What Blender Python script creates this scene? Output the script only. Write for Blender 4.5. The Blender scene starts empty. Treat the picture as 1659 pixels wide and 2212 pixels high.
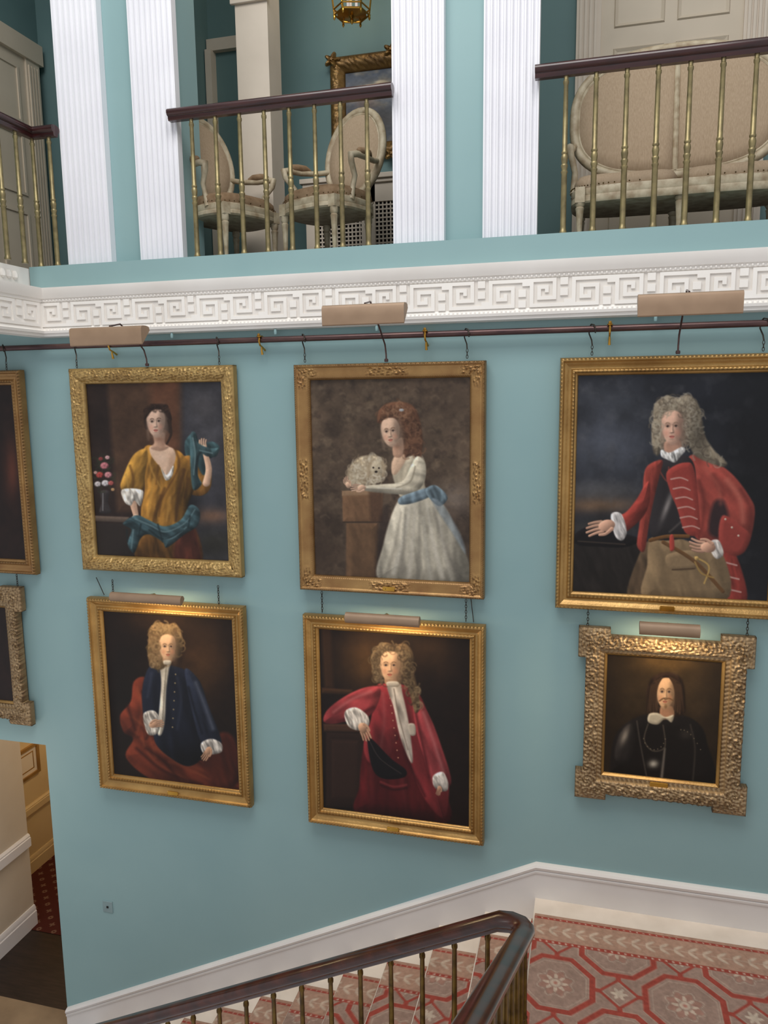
import bpy, bmesh, math, random
import numpy as np
from mathutils import Vector, Matrix
random.seed(7)
scene=bpy.context.scene
COL=bpy.context.collection
try:
    scene.view_settings.view_transform='Standard'; scene.view_settings.look='None'
except Exception: pass

def lin(c):
    c=np.asarray(c,float)/255.0
    return np.where(c<=0.04045,c/12.92,((c+0.055)/1.055)**2.4)
# ---------------------------------------------------------------- materials
def mat(name,col,rough=0.6,metal=0.0,col2=None,nscale=8.0,namt=0.5,bump=0.0,bscale=60.0,stretch=(1,1,1),coat=0.0,point=None,emit=None,spec=0.5):
    m=bpy.data.materials.new(name); m.use_nodes=True; nt=m.node_tree; b=nt.nodes['Principled BSDF']
    L=nt.links
    b.inputs['Roughness'].default_value=rough; b.inputs['Metallic'].default_value=metal
    b.inputs['Specular IOR Level'].default_value=spec
    if coat: b.inputs['Coat Weight'].default_value=coat; b.inputs['Coat Roughness'].default_value=0.12
    c1=(*lin(col),1)
    tc=nt.nodes.new('ShaderNodeTexCoord'); mp=nt.nodes.new('ShaderNodeMapping'); mp.inputs['Scale'].default_value=stretch
    L.new(tc.outputs['Object'],mp.inputs['Vector'])
    n=nt.nodes.new('ShaderNodeTexNoise'); n.inputs['Scale'].default_value=nscale; n.inputs['Detail'].default_value=5
    L.new(mp.outputs[0],n.inputs['Vector'])
    c2=(*lin(col2 if col2 is not None else [x*0.92 for x in col]),1)
    mx=nt.nodes.new('ShaderNodeMix'); mx.data_type='RGBA'
    mx.inputs['A'].default_value=c1; mx.inputs['B'].default_value=c2
    rg=nt.nodes.new('ShaderNodeMapRange'); rg.inputs['From Min'].default_value=0.5-0.5*(1-namt)*0.6-0.02; rg.inputs['From Max'].default_value=0.72
    L.new(n.outputs['Fac'],rg.inputs['Value']); L.new(rg.outputs[0],mx.inputs['Factor'])
    out=mx.outputs['Result']
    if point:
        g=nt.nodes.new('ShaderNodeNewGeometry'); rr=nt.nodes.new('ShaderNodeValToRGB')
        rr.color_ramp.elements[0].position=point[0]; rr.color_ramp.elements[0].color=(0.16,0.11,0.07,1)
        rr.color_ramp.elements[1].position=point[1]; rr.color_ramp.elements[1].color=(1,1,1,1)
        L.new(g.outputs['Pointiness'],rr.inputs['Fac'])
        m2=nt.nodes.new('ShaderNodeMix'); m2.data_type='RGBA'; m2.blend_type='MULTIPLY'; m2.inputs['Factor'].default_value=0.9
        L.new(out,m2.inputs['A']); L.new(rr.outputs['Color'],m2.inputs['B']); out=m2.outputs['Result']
    L.new(out,b.inputs['Base Color'])
    if bump:
        n2=nt.nodes.new('ShaderNodeTexNoise'); n2.inputs['Scale'].default_value=bscale; n2.inputs['Detail'].default_value=4
        L.new(mp.outputs[0],n2.inputs['Vector'])
        bp=nt.nodes.new('ShaderNodeBump'); bp.inputs['Strength'].default_value=bump; bp.inputs['Distance'].default_value=0.01
        L.new(n2.outputs['Fac'],bp.inputs['Height']); L.new(bp.outputs[0],b.inputs['Normal'])
    if emit:
        b.inputs['Emission Color'].default_value=(*lin(emit[0]),1); b.inputs['Emission Strength'].default_value=emit[1]
    return m
def mat_vc(name,rough=0.5,spec=0.4,bump=0.0,bscale=300):
    m=bpy.data.materials.new(name); m.use_nodes=True; nt=m.node_tree; b=nt.nodes['Principled BSDF']
    a=nt.nodes.new('ShaderNodeAttribute'); a.attribute_name='Col'; nt.links.new(a.outputs['Color'],b.inputs['Base Color'])
    b.inputs['Roughness'].default_value=rough; b.inputs['Specular IOR Level'].default_value=spec
    if bump:
        n2=nt.nodes.new('ShaderNodeTexNoise'); n2.inputs['Scale'].default_value=bscale
        tc=nt.nodes.new('ShaderNodeTexCoord'); nt.links.new(tc.outputs['Object'],n2.inputs['Vector'])
        bp=nt.nodes.new('ShaderNodeBump'); bp.inputs['Strength'].default_value=bump; bp.inputs['Distance'].default_value=0.004
        nt.links.new(n2.outputs['Fac'],bp.inputs['Height']); nt.links.new(bp.outputs[0],b.inputs['Normal'])
    return m
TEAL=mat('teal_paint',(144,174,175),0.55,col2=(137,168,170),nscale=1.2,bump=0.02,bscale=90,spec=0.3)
TEALD=mat('teal_paint_shaded',(106,134,134),0.6,col2=(96,124,125),nscale=1.0,spec=0.3)  # wall teal made darker, the gallery's dimness is put into the colour
WHITE=mat('white_paint',(236,236,240),0.5,col2=(228,228,233),nscale=2,spec=0.3)
DOORW=mat('door_paint',(208,195,175),0.5,col2=(198,185,165),nscale=2,spec=0.3)
CREAM=mat('cream_trim',(246,242,236),0.55,col2=(238,233,226),nscale=3,spec=0.3)
CREAMP=mat('cream_pier_paint',(214,202,186),0.55,col2=(204,192,176),nscale=3,spec=0.3)
FRETG=mat('fret_ground',(232,227,220),0.7,col2=(224,218,211),nscale=6,spec=0.2)
SKIRT=mat('skirting_paint',(224,220,216),0.4,col2=(214,209,205),nscale=2)
STONE=mat('stone',(226,214,200),0.6,col2=(210,197,182),nscale=5)
WARMW=mat('warm_wall_paint',(214,203,186),0.6,col2=(204,192,174),nscale=2)
YELW=mat('yellow_panelling',(208,186,142),0.6,col2=(198,174,130),nscale=2)
MAHOG=mat('mahogany',(60,22,20),0.25,col2=(38,13,14),nscale=7,stretch=(1,6,6),coat=0.4)
MAHOGL=mat('mahogany_polished',(72,32,19),0.26,col2=(34,15,11),nscale=4,stretch=(1.5,1.5,6),namt=0.6,coat=0.4)
BRASS=mat('aged_brass',(152,138,98),0.4,0.6,col2=(120,108,78),nscale=20,namt=0.7)
BRASSD=mat('dark_brass',(112,86,40),0.25,0.85,col2=(64,46,24),nscale=16,namt=0.7)
BRIGHT=mat('polished_brass',(212,165,76),0.22,0.95,col2=(180,134,56),nscale=10)
ROD=mat('bronze_rod',(96,72,68),0.3,0.6,col2=(68,50,52),nscale=6,stretch=(1,5,5))
LAMP=mat('lamp_bronze',(160,133,108),0.5,0.2,col2=(148,122,98),nscale=8)
IRON=mat('dark_iron',(70,62,54),0.45,0.7,col2=(50,44,40),nscale=20)
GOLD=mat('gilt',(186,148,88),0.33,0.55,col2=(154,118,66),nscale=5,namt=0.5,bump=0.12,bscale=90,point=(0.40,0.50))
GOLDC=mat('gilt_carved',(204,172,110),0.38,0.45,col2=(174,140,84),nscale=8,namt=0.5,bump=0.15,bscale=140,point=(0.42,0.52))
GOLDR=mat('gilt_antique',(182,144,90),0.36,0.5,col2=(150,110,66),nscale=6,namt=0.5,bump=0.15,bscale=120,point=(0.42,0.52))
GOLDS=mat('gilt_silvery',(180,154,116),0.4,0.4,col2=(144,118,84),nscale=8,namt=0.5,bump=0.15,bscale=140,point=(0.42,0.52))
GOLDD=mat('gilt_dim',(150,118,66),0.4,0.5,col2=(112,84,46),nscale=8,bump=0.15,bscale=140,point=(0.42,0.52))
WOODP=mat('worn_painted_wood',(190,178,152),0.55,col2=(146,126,98),nscale=16,namt=0.6,bump=0.1)
LINEN=mat('linen_upholstery',(176,156,132),0.9,col2=(158,138,114),nscale=30,stretch=(8,8,1),bump=0.2,bscale=160,spec=0.1)
LINEND=mat('brown_upholstery',(150,126,100),0.9,col2=(118,94,70),nscale=18,bump=0.2,bscale=160,spec=0.1)
DARK=mat('dark_void',(20,18,18),0.8)
DKFLOOR=mat('dark_floorboards',(46,33,28),0.45,col2=(24,17,14),nscale=6,stretch=(1,8,1))
TANFL=mat('tan_stone_floor',(150,128,100),0.6,col2=(126,106,82),nscale=4)
GFLOOR=mat('gallery_floor',(66,48,40),0.8)
BULB=mat('bulb',(255,220,150),0.4,emit=((255,215,150),0.8))
PLATE=mat('plate_steel',(150,176,180),0.4,0.3)
CANVAS=mat_vc('varnished_canvas',0.42,0.3)
CARPET=mat_vc('woven_carpet',0.95,0.05,0.5,400)

# ---------------------------------------------------------------- mesh builder
class MB:
    def __init__(s): s.v=[]; s.f=[]
    def add(s,v,f):
        o=len(s.v); s.v+= [tuple(map(float,p)) for p in v]; s.f+=[tuple(i+o for i in q) for q in f]; return s
    def box(s,x0,x1,y0,y1,z0,z1):
        v=[(x0,y0,z0),(x1,y0,z0),(x1,y1,z0),(x0,y1,z0),(x0,y0,z1),(x1,y0,z1),(x1,y1,z1),(x0,y1,z1)]
        return s.add(v,[(0,3,2,1),(4,5,6,7),(0,1,5,4),(1,2,6,5),(2,3,7,6),(3,0,4,7)])
    def lathe(s,prof,c=(0,0,0),seg=12,squash=(1,1)):
        v=[];f=[]
        for r,z in prof:
            for k in range(seg):
                a=2*math.pi*k/seg; v.append((c[0]+r*math.cos(a)*squash[0],c[1]+r*math.sin(a)*squash[1],c[2]+z))
        n=len(prof)
        for i in range(n-1):
            for k in range(seg):
                k2=(k+1)%seg; f.append((i*seg+k,i*seg+k2,(i+1)*seg+k2,(i+1)*seg+k))
        f.append(tuple(range(seg))[::-1]); f.append(tuple((n-1)*seg+k for k in range(seg)))
        return s.add(v,f)
    def tube(s,path,r,seg=8,closed=False):
        P=[Vector(p) for p in path]; n=len(P); R=r if hasattr(r,'__len__') else [r]*n
        v=[];f=[]; prev=None
        for i,p in enumerate(P):
            if closed: t=(P[(i+1)%n]-P[i-1])
            else: t=P[min(i+1,n-1)]-P[max(i-1,0)]
            t.normalize()
            if prev is None:
                a=Vector((0,0,1)) if abs(t.z)<0.9 else Vector((1,0,0)); u=t.cross(a).normalized()
            else: u=(prev-t*prev.dot(t)).normalized()
            prev=u; w=t.cross(u)
            for k in range(seg):
                an=2*math.pi*k/seg; v.append(p+(u*math.cos(an)+w*math.sin(an))*R[i])
        m=n if closed else n-1
        for i in range(m):
            j=(i+1)%n
            for k in range(seg):
                k2=(k+1)%seg; f.append((i*seg+k,i*seg+k2,j*seg+k2,j*seg+k))
        if not closed:
            f.append(tuple(range(seg))[::-1]); f.append(tuple((n-1)*seg+k for k in range(seg)))
        return s.add(v,f)
    def sweep(s,path,prof,closedprof=True):
        P=[np.array(p,float) for p in path]; n=len(P); v=[];f=[];m=len(prof)
        for i,p in enumerate(P):
            ts=[]
            if i>0: ts.append(P[i]-P[i-1])
            if i<n-1: ts.append(P[i+1]-P[i])
            ns=[]
            for t in ts:
                h=np.array([t[0],t[1]]); h=h/np.linalg.norm(h); ns.append(np.array([h[1],-h[0]]))
            nn=sum(ns)/len(ns); nn=nn/np.linalg.norm(nn); k=1/max(0.35,float(nn@ns[0]))
            for a,b in prof: v.append((p[0]+nn[0]*a*k,p[1]+nn[1]*a*k,p[2]+b))
        for i in range(n-1):
            for k in range(m if closedprof else m-1):
                k2=(k+1)%m; f.append((i*m+k,i*m+k2,(i+1)*m+k2,(i+1)*m+k))
        if closedprof:
            f.append(tuple(range(m))[::-1]); f.append(tuple((n-1)*m+k for k in range(m)))
        return s.add(v,f)
    def stack(s,outline,levels,fn,c=None):
        cx=sum(p[0] for p in outline)/len(outline); cy=sum(p[1] for p in outline)/len(outline); m=len(outline); v=[];f=[]
        if c: cx,cy=c
        for sc,h in levels:
            for x,y in outline: v.append(fn(cx+(x-cx)*sc,cy+(y-cy)*sc,h))
        for i in range(len(levels)-1):
            for k in range(m):
                k2=(k+1)%m; f.append((i*m+k,i*m+k2,(i+1)*m+k2,(i+1)*m+k))
        f.append(tuple(range(m))[::-1]); f.append(tuple((len(levels)-1)*m+k for k in range(m)))
        return s.add(v,f)
    def build(s,name,mt,parent=None,smooth=30,recalc=True,bevel=0,**kw):
        me=bpy.data.meshes.new(name)
        off=Vector((0,0,0))
        if parent is not None and parent.get('_world'): off=Vector(parent.location)
        me.from_pydata([tuple(Vector(p)-off) for p in s.v],[],s.f)
        if recalc or bevel:
            bm=bmesh.new(); bm.from_mesh(me)
            bmesh.ops.recalc_face_normals(bm,faces=bm.faces)
            bm.to_mesh(me); bm.free()
        if smooth:
            me.polygons.foreach_set('use_smooth',[True]*len(me.polygons))
            try: me.set_sharp_from_angle(angle=math.radians(smooth))
            except Exception: pass
        me.materials.append(mt); me.update()
        o=bpy.data.objects.new(name,me); COL.objects.link(o)
        if parent is not None: o.parent=parent
        if bevel:
            b=o.modifiers.new('bevel','BEVEL'); b.width=bevel; b.segments=2; b.limit_method='ANGLE'
        for k,val in kw.items(): o[k]=val
        return o
def thing(name,loc,label,category,group=None,world=True,rot=0.0,scale=1.0):
    e=bpy.data.objects.new(name,None); e.empty_display_size=0.1; e.location=loc; e.rotation_euler=(0,0,rot); e.scale=(scale,)*3; COL.objects.link(e)
    e['label']=label; e['category']=category
    if group: e['group']=group
    e['_world']=1 if world else 0
    return e
def wall(name,boxes,mt,bevel=0):
    m=MB()
    for b in boxes: m.box(*b)
    return m.build(name,mt,smooth=0,bevel=bevel,kind='structure')

def grid_obj(name,X,Y,Z,C,mt,parent=None,**kw):
    H,W=X.shape
    me=bpy.data.meshes.new(name)
    off=Vector(parent.location) if parent is not None else Vector((0,0,0))
    co=np.stack([X-off.x,Y-off.y,Z-off.z],-1).reshape(-1,3)
    idx=np.arange(H*W).reshape(H,W)
    q=np.stack([idx[:-1,:-1],idx[1:,:-1],idx[1:,1:],idx[:-1,1:]],-1).reshape(-1,4)
    me.vertices.add(H*W); me.vertices.foreach_set('co',co.astype(np.float32).ravel())
    nf=len(q); me.loops.add(nf*4); me.loops.foreach_set('vertex_index',q.astype(np.int32).ravel())
    me.polygons.add(nf); me.polygons.foreach_set('loop_start',np.arange(0,nf*4,4,dtype=np.int32))
    try: me.polygons.foreach_set('loop_total',np.full(nf,4,dtype=np.int32))
    except Exception: pass
    me.update(calc_edges=True); me.validate()
    if C is not None:
        at=me.color_attributes.new('Col','FLOAT_COLOR','POINT')
        c4=np.ones((H*W,4),np.float32); c4[:,:3]=C.reshape(-1,3); at.data.foreach_set('color',c4.ravel())
    me.polygons.foreach_set('use_smooth',[True]*nf)
    me.materials.append(mt)
    o=bpy.data.objects.new(name,me); COL.objects.link(o)
    if parent is not None: o.parent=parent
    for k,v in kw.items(): o[k]=v
    return o

def vn(x,y,seed=0):
    xi=np.floor(x);yi=np.floor(y);xf=x-xi;yf=y-yi
    def h(a,b):
        t=np.sin(a*127.1+b*311.7+seed*74.7)*43758.5453; return t-np.floor(t)
    u=xf*xf*(3-2*xf);v=yf*yf*(3-2*yf)
    return (h(xi,yi)*(1-u)+h(xi+1,yi)*u)*(1-v)+(h(xi,yi+1)*(1-u)+h(xi+1,yi+1)*u)*v
def fbm(x,y,seed=0,o=4):
    s=0;a=0.5;t=0
    for i in range(o): s=s+a*vn(x*2**i,y*2**i,seed+i);t+=a;a*=0.55
    return s/t

# ---------------------------------------------------------------- ROOM
F=0.96      # gallery floor level relative to eye level
LOW=-5.44   # hall floor
LAND=-3.46  # half landing
wall('wall_back',[(-4.22,3.2,0,0.22,LOW,0.78),(-5.6,-4.22,0,0.22,-2.78,0.78)],TEAL)
wall('trim_1',[(-3.98,3.2,-0.05,0.30,0.78,F)],TEAL)
wall('trim_2',[(-5.3,-3.99,-5.5,0.0,0.78,F-0.01)],CREAM)
wall('floor_gallery',[(-5.25,3.1,0.30,1.9,0.80,F-0.004)],GFLOOR)
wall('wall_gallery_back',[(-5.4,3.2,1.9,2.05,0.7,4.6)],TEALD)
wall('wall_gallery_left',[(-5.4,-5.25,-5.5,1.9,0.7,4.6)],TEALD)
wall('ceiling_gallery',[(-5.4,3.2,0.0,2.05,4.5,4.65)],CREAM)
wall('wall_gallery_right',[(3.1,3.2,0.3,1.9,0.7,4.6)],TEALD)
wall('wall_pier_1',[(-3.66,-2.80,0.091,0.40,F,4.5)],TEAL)
wall('wall_pier_2',[(-1.21,-0.40,0.091,0.40,F,4.5)],TEAL)
# hall
wall('floor_hall',[(-7.0,-4.23,0.22,1.05,LOW-0.1,LOW)],DKFLOOR)
wall('floor_hall_stone',[(-7.0,-4.23,-3.5,0.22,LOW-0.1,LOW)],TANFL)
wall('wall_hall_left',[(-5.75,-5.5,0.0,1.15,LOW,-2.0)],WARMW)
wall('wall_hall_panelled',[(-6.4,-6.15,1.15,4.0,LOW,-2.0)],YELW)
wall('wall_hall_corner',[(-6.4,-5.75,1.0,1.15,LOW,-2.0)],YELW)
wall('wall_hall_end',[(-6.4,-4.0,4.0,4.15,LOW,-2.0)],YELW)
wall('wall_hall_right',[(-4.22,-4.05,0.22,4.0,LOW,-2.0)],WARMW)
wall('ceiling_hall',[(-6.4,-4.0,0.22,4.15,-2.3,-2.0)],WARMW)
us=np.arange(-6.15,-4.24,0.012); vs=np.arange(1.05,3.99,0.012); Ug,Vg=np.meshgrid(us,vs)
cc=np.zeros(Ug.shape+(3,))+np.array([80,42,37.])
for ox,oy in ((0,0),(0.09,0.09)):
    a=((Ug-ox)%0.18)-0.09;b=((Vg-oy)%0.18)-0.09; mk=((np.abs(a)+np.abs(b)<0.026)&(np.abs(np.abs(a)-np.abs(b))>0.006))[...,None]
    cc=np.where(mk,np.array([140,114,96.]),cc)
o=grid_obj('hall_carpet',Ug,Vg,np.full_like(Ug,LOW+0.004),lin(cc),CARPET); o['label']='dark red hall carpet with small cream motifs'; o['category']='carpet'
wall('floor_hall_inner',[(-7.0,-4.23,1.05,4.0,LOW-0.1,LOW)],DKFLOOR)
def vprof(z0,z1,d):
    h=z1-z0
    return [(0,z0),(d,z0),(d,z0+h*0.7),(d*0.75,z0+h*0.74),(d*0.8,z0+h*0.86),(d*0.35,z0+h),(0,z0+h)]
m=MB(); m.sweep([(-5.5,0.0,0),(-5.5,1.15,0)],vprof(LOW,LOW+0.22,0.03)); m.sweep([(-5.5,0.0,0),(-5.5,1.15,0)],vprof(-4.55,-4.42,0.035)); m.build('baseboard_hall',WHITE,kind='structure')
def rectmould(m,y0,y1,z0,z1,X,w=0.03,d=0.02):
    m.box(X,X+d,y0,y1,z0,z0+w);m.box(X,X+d,y0,y1,z1-w,z1);m.box(X,X+d,y0,y0+w,z0+w,z1-w);m.box(X,X+d,y1-w,y1,z0+w,z1-w)
m=MB(); m.sweep([(-6.15,1.15,0),(-6.15,4.0,0)],vprof(LOW,LOW+0.2,0.03)); m.sweep([(-6.15,1.15,0),(-6.15,4.0,0)],vprof(-4.72,-4.62,0.04))
m.build('trim_3',YELW,kind='structure')
e=thing('framed_print',(-6.14,1.95,-4.3),'small framed print on the yellow hall wall','framed picture')
m=MB(); rectmould(m,1.62,2.14,-4.30,-3.93,-6.15,0.035,0.03); rectmould(m,1.70,2.06,-4.22,-4.01,-6.149,0.012,0.012); m.build('frame',GOLD,e,smooth=0)
m=MB(); m.box(-6.149,-6.14,1.65,2.11,-4.27,-3.96); m.build('print',WARMW,e,smooth=0)

# ---------------------------------------------------------------- pilasters
def pilaster(x0,x1,label):
    n=8; w=x1-x0; yf=0.03; yb=0.09; pts=[]
    land=w*0.03; fl=(w-land*(n+1))/n
    pts.append((x0,yb)); x=x0; pts.append((x0,yf))
    for i in range(n):
        x+=land; pts.append((x,yf))
        for k in range(1,8):
            a=math.pi*k/8; pts.append((x+fl*(1-math.cos(a))/2,yf+0.023*math.sin(a)))
        x+=fl; pts.append((x,yf))
    pts.append((x1,yf)); pts.append((x1,yb))
    m=MB(); nP=len(pts)
    v=[(a,b,F+0.001) for a,b in pts]+[(a,b,4.499) for a,b in pts]
    m.add(v,[(k,(k+1)%nP,nP+(k+1)%nP,nP+k) for k in range(nP)])
    return m.build('pilaster',WHITE,smooth=25,label=label,category='column',group='white fluted pilasters of the gallery')
pilaster(-3.705,-3.345,'white fluted pilaster beside the corner railing of the gallery')
pilaster(-3.11,-2.775,'white fluted pilaster where the handrail above the armchairs begins')
pilaster(-1.262,-0.93,'white fluted pilaster closing the railing in front of the armchairs')
pilaster(-0.685,-0.35,'white fluted pilaster where the handrail before the settee begins')

# ---------------------------------------------------------------- cornice with greek key
zt,zb=0.80,0.455
prof=[(0,zb),(0.04,zb),(0.06,zb+0.008),(0.06,zb+0.024),(0.075,zb+0.028),(0.08,zb+0.045),(0.07,zb+0.05),(0.062,zb+0.068),(0.06,zb+0.072),(0.06,zt-0.100),(0.070,zt-0.095),(0.074,zt-0.076),(0.084,zt-0.073),(0.095,zt-0.052),(0.108,zt-0.022),(0.112,zt),(0,zt)]
m=MB(); m.sweep([(-3.95,-5.5,0),(-3.95,0.0,0),(3.2,0.0,0)],[(a,b) for a,b in prof]); m.build('trim_4',CREAM,kind='structure',smooth=25)
U=["#######.##.","#.....#.##.","#.###.#....","#.#.#.#.##.","#.#...#.##.","#.#####....","#........##","###########"]
U2=["###########","#........##","#.#####....","#.#...#.##.","#.#.#.#.##.","#.###.#....","#.....#.##.","#######.##."]
rows=8; zf0=zb+0.073; zf1=zt-0.102; ch=(zf1-zf0)/rows; cw=0.0228
m=MB(); mg=MB()
def fret(m,fn,L):
    x=0;k=0
    while x<L:
        pat=U if k%2==0 else U2
        for r,row in enumerate(pat):
            c=0
            while c<len(row):
                if row[c]=='#':
                    c2=c
                    while c2<len(row) and row[c2]=='#': c2+=1
                    fn(m,x+c*cw,x+c2*cw,zf1-(r+1)*ch,zf1-r*ch); c=c2
                else: c+=1
        x+=len(U[0])*cw;k+=1
fret(m,lambda m,a,b,c,d: m.box(-3.89+a,-3.89+b,-0.0715,-0.058,c,d),7.0)
fret(m,lambda m,a,b,c,d: m.box(-3.892,-3.878,-0.1-b,-0.1-a,c,d),1.6)
m.build('trim_5',CREAM,kind='structure',smooth=0,recalc=False)
mg.box(-3.89,3.2,-0.0615,-0.05,zf0,zf1); mg.build('trim_6',FRETG,kind='structure',smooth=0)
m=MB()
for i in range(255):
    x=-3.86+i*0.0275
    m.lathe([(0.002,-0.010),(0.007,-0.005),(0.008,0.003),(0.005,0.008),(0.002,0.010)],(x,-0.072,zt-0.086),6)
    m.lathe([(0.002,-0.009),(0.006,-0.004),(0.006,0.004),(0.002,0.009)],(x+0.01,-0.0735,zb+0.052),6)
for i in range(20):
    m.lathe([(0.004,-0.03),(0.022,-0.015),(0.024,0.008),(0.014,0.03),(0.004,0.034)],(-3.985,-0.2-i*0.06,0.88),8)
m.build('trim_7',CREAM,kind='structure',smooth=40)

# ---------------------------------------------------------------- balusters & rails
def bal_profile(h):
    return [(0.022,0),(0.022,0.012),(0.018,0.02),(0.017,0.035),(0.0172,0.1),(0.0165,h*0.385),(0.020,h*0.39),(0.020,h*0.40),(0.0155,h*0.405),(0.017,h*0.42),(0.0205,h*0.43),(0.0205,h*0.44),(0.016,h*0.447),(0.019,h*0.47),(0.0205,h*0.485),(0.018,h*0.50),(0.015,h*0.507),(0.019,h*0.513),(0.019,h*0.523),(0.0152,h*0.53),(0.0145,h*0.75),(0.013,h*0.94),(0.017,h*0.95),(0.017,h*0.965),(0.013,h*0.97),(0.013,h)]
railprof=[(-0.02,-0.075),(0.02,-0.075),(0.026,-0.06),(0.026,-0.05),(0.036,-0.045),(0.044,-0.03),(0.044,-0.014),(0.034,-0.003),(0.0,0.003),(-0.034,-0.003),(-0.044,-0.014),(-0.044,-0.03),(-0.036,-0.045),(-0.026,-0.05),(-0.026,-0.06)]
def railing(loc,label,path,bals,mt_rail,mt_bal,prof=railprof,smooth=50,bsc=1.0):
    e=thing('railing',loc,label,'railing')
    m=MB(); m.sweep(path,prof); m.build('handrail',mt_rail,e,smooth=smooth)
    for (x,y,z0,z1) in bals:
        m=MB(); m.lathe([(r*bsc,z) for r,z in bal_profile(z1-z0)],(x,y,z0),10); m.build('baluster',mt_bal,e,smooth=40)
    return e
RT=1.925; RY=-0.018
railing((-2.0,RY,F),'dark mahogany handrail on slim brass balusters by the armchairs',[(-2.80,RY,RT),(-1.245,RY,RT)],
  [(x,RY,F,RT-0.07) for x in (-2.64,-2.465,-2.29,-2.115,-1.94,-1.765,-1.59,-1.415)],MAHOG,BRASS)
railing((0.9,RY,F),'dark mahogany handrail on slim brass balusters by the settee',[(-0.37,RY,RT),(2.9,RY,RT)],
  [(-0.19+0.172*i,RY,F,RT-0.07) for i in range(18)],MAHOG,BRASS)
railing((-3.9,-1.0,F),'dark mahogany handrail turning the gallery corner on brass balusters',[(-3.70,RY,RT-0.01),(-3.9,RY,RT-0.01),(-3.9,-5.2,RT-0.01)][::-1],
  [(-3.76,RY,F,RT-0.08)]+[(-3.9,RY-0.17*i,F,RT-0.08) for i in range(20)],MAHOG,BRASS)

# ---------------------------------------------------------------- stairs & landing
wall('floor_landing',[(-0.28,3.2,-1.66,0.0,LAND-0.25,LAND)],STONE)
RUN,RISE=0.33,0.165
est=thing('staircase',(-2.2,-0.8,LOW),'pale stone flight descending from the landing beside the wall','staircase')
for k in range(1,12):
    x1=-0.28-RUN*(k-1); z=LAND-RISE*k
    m=MB(); m.box(x1-RUN-0.02,x1,-1.66,-0.001,z-0.2 if k<11 else LOW,z); m.build('step',STONE,est,smooth=0,bevel=0.008)
e=thing('staircase',(0.55,-3.4,LAND),'pale stone flight rising from the landing','staircase')
for k in range(1,12):
    y1=-1.66-RUN*(k-1); z=LAND+RISE*k
    m=MB(); m.box(-0.42,1.5,y1-RUN-0.02,y1,z-0.2,z); m.build('step',STONE,e,smooth=0,bevel=0.008)
sp=[(0,-0.45),(0.022,-0.45),(0.022,-0.075),(0.03,-0.07),(0.032,-0.055),(0.024,-0.05),(0.034,-0.04),(0.04,-0.022),(0.03,-0.008),(0.012,0.0),(0,0.0)]
m=MB(); m.sweep([(-4.215,0,-5.17),(-0.28,0,-3.20),(3.2,0,-3.20)],sp); m.build('baseboard_back',SKIRT,kind='structure',smooth=25)

fprof=[(a*1.12,b*1.05) for a,b in railprof]
zc=-2.50; yR=-1.56; xR=-0.235
xat=lambda y: xR-0.045*(yR-0.12-y)
path=[(-4.4,yR,zc-0.49*4.02)]
path+=[(-0.37,yR,zc-0.010),(-0.31,yR-0.004,zc-0.002),(-0.265,yR-0.022,zc),(-0.242,yR-0.06,zc+0.008),(xR,yR-0.12,zc+0.03),(xat(-4.6),-4.6,zc+0.03+0.5*(4.6+yR-0.12))]
bl=[]
x=-0.42
while x>-4.2:
    k=int((-0.28-x)/RUN)+1; z0=LAND-RISE*k
    bl.append((x,yR,z0,zc-0.49*(-0.37-x)-0.075)); x-=0.165
bl.append((xR+0.0,yR-0.05,LAND,zc-0.07))
y=-1.78
while y>-4.3:
    k=int((-1.66-y)/RUN)+1; z0=LAND+RISE*k
    bl.append((xat(y),y,z0,zc+0.03+0.5*(-y+yR-0.12)-0.075)); y-=0.165
railing((-0.29,yR,LAND),'polished mahogany stair handrail turning at the landing, brass balusters',path,bl,MAHOGL,BRASSD,fprof,bsc=0.92)

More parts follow.
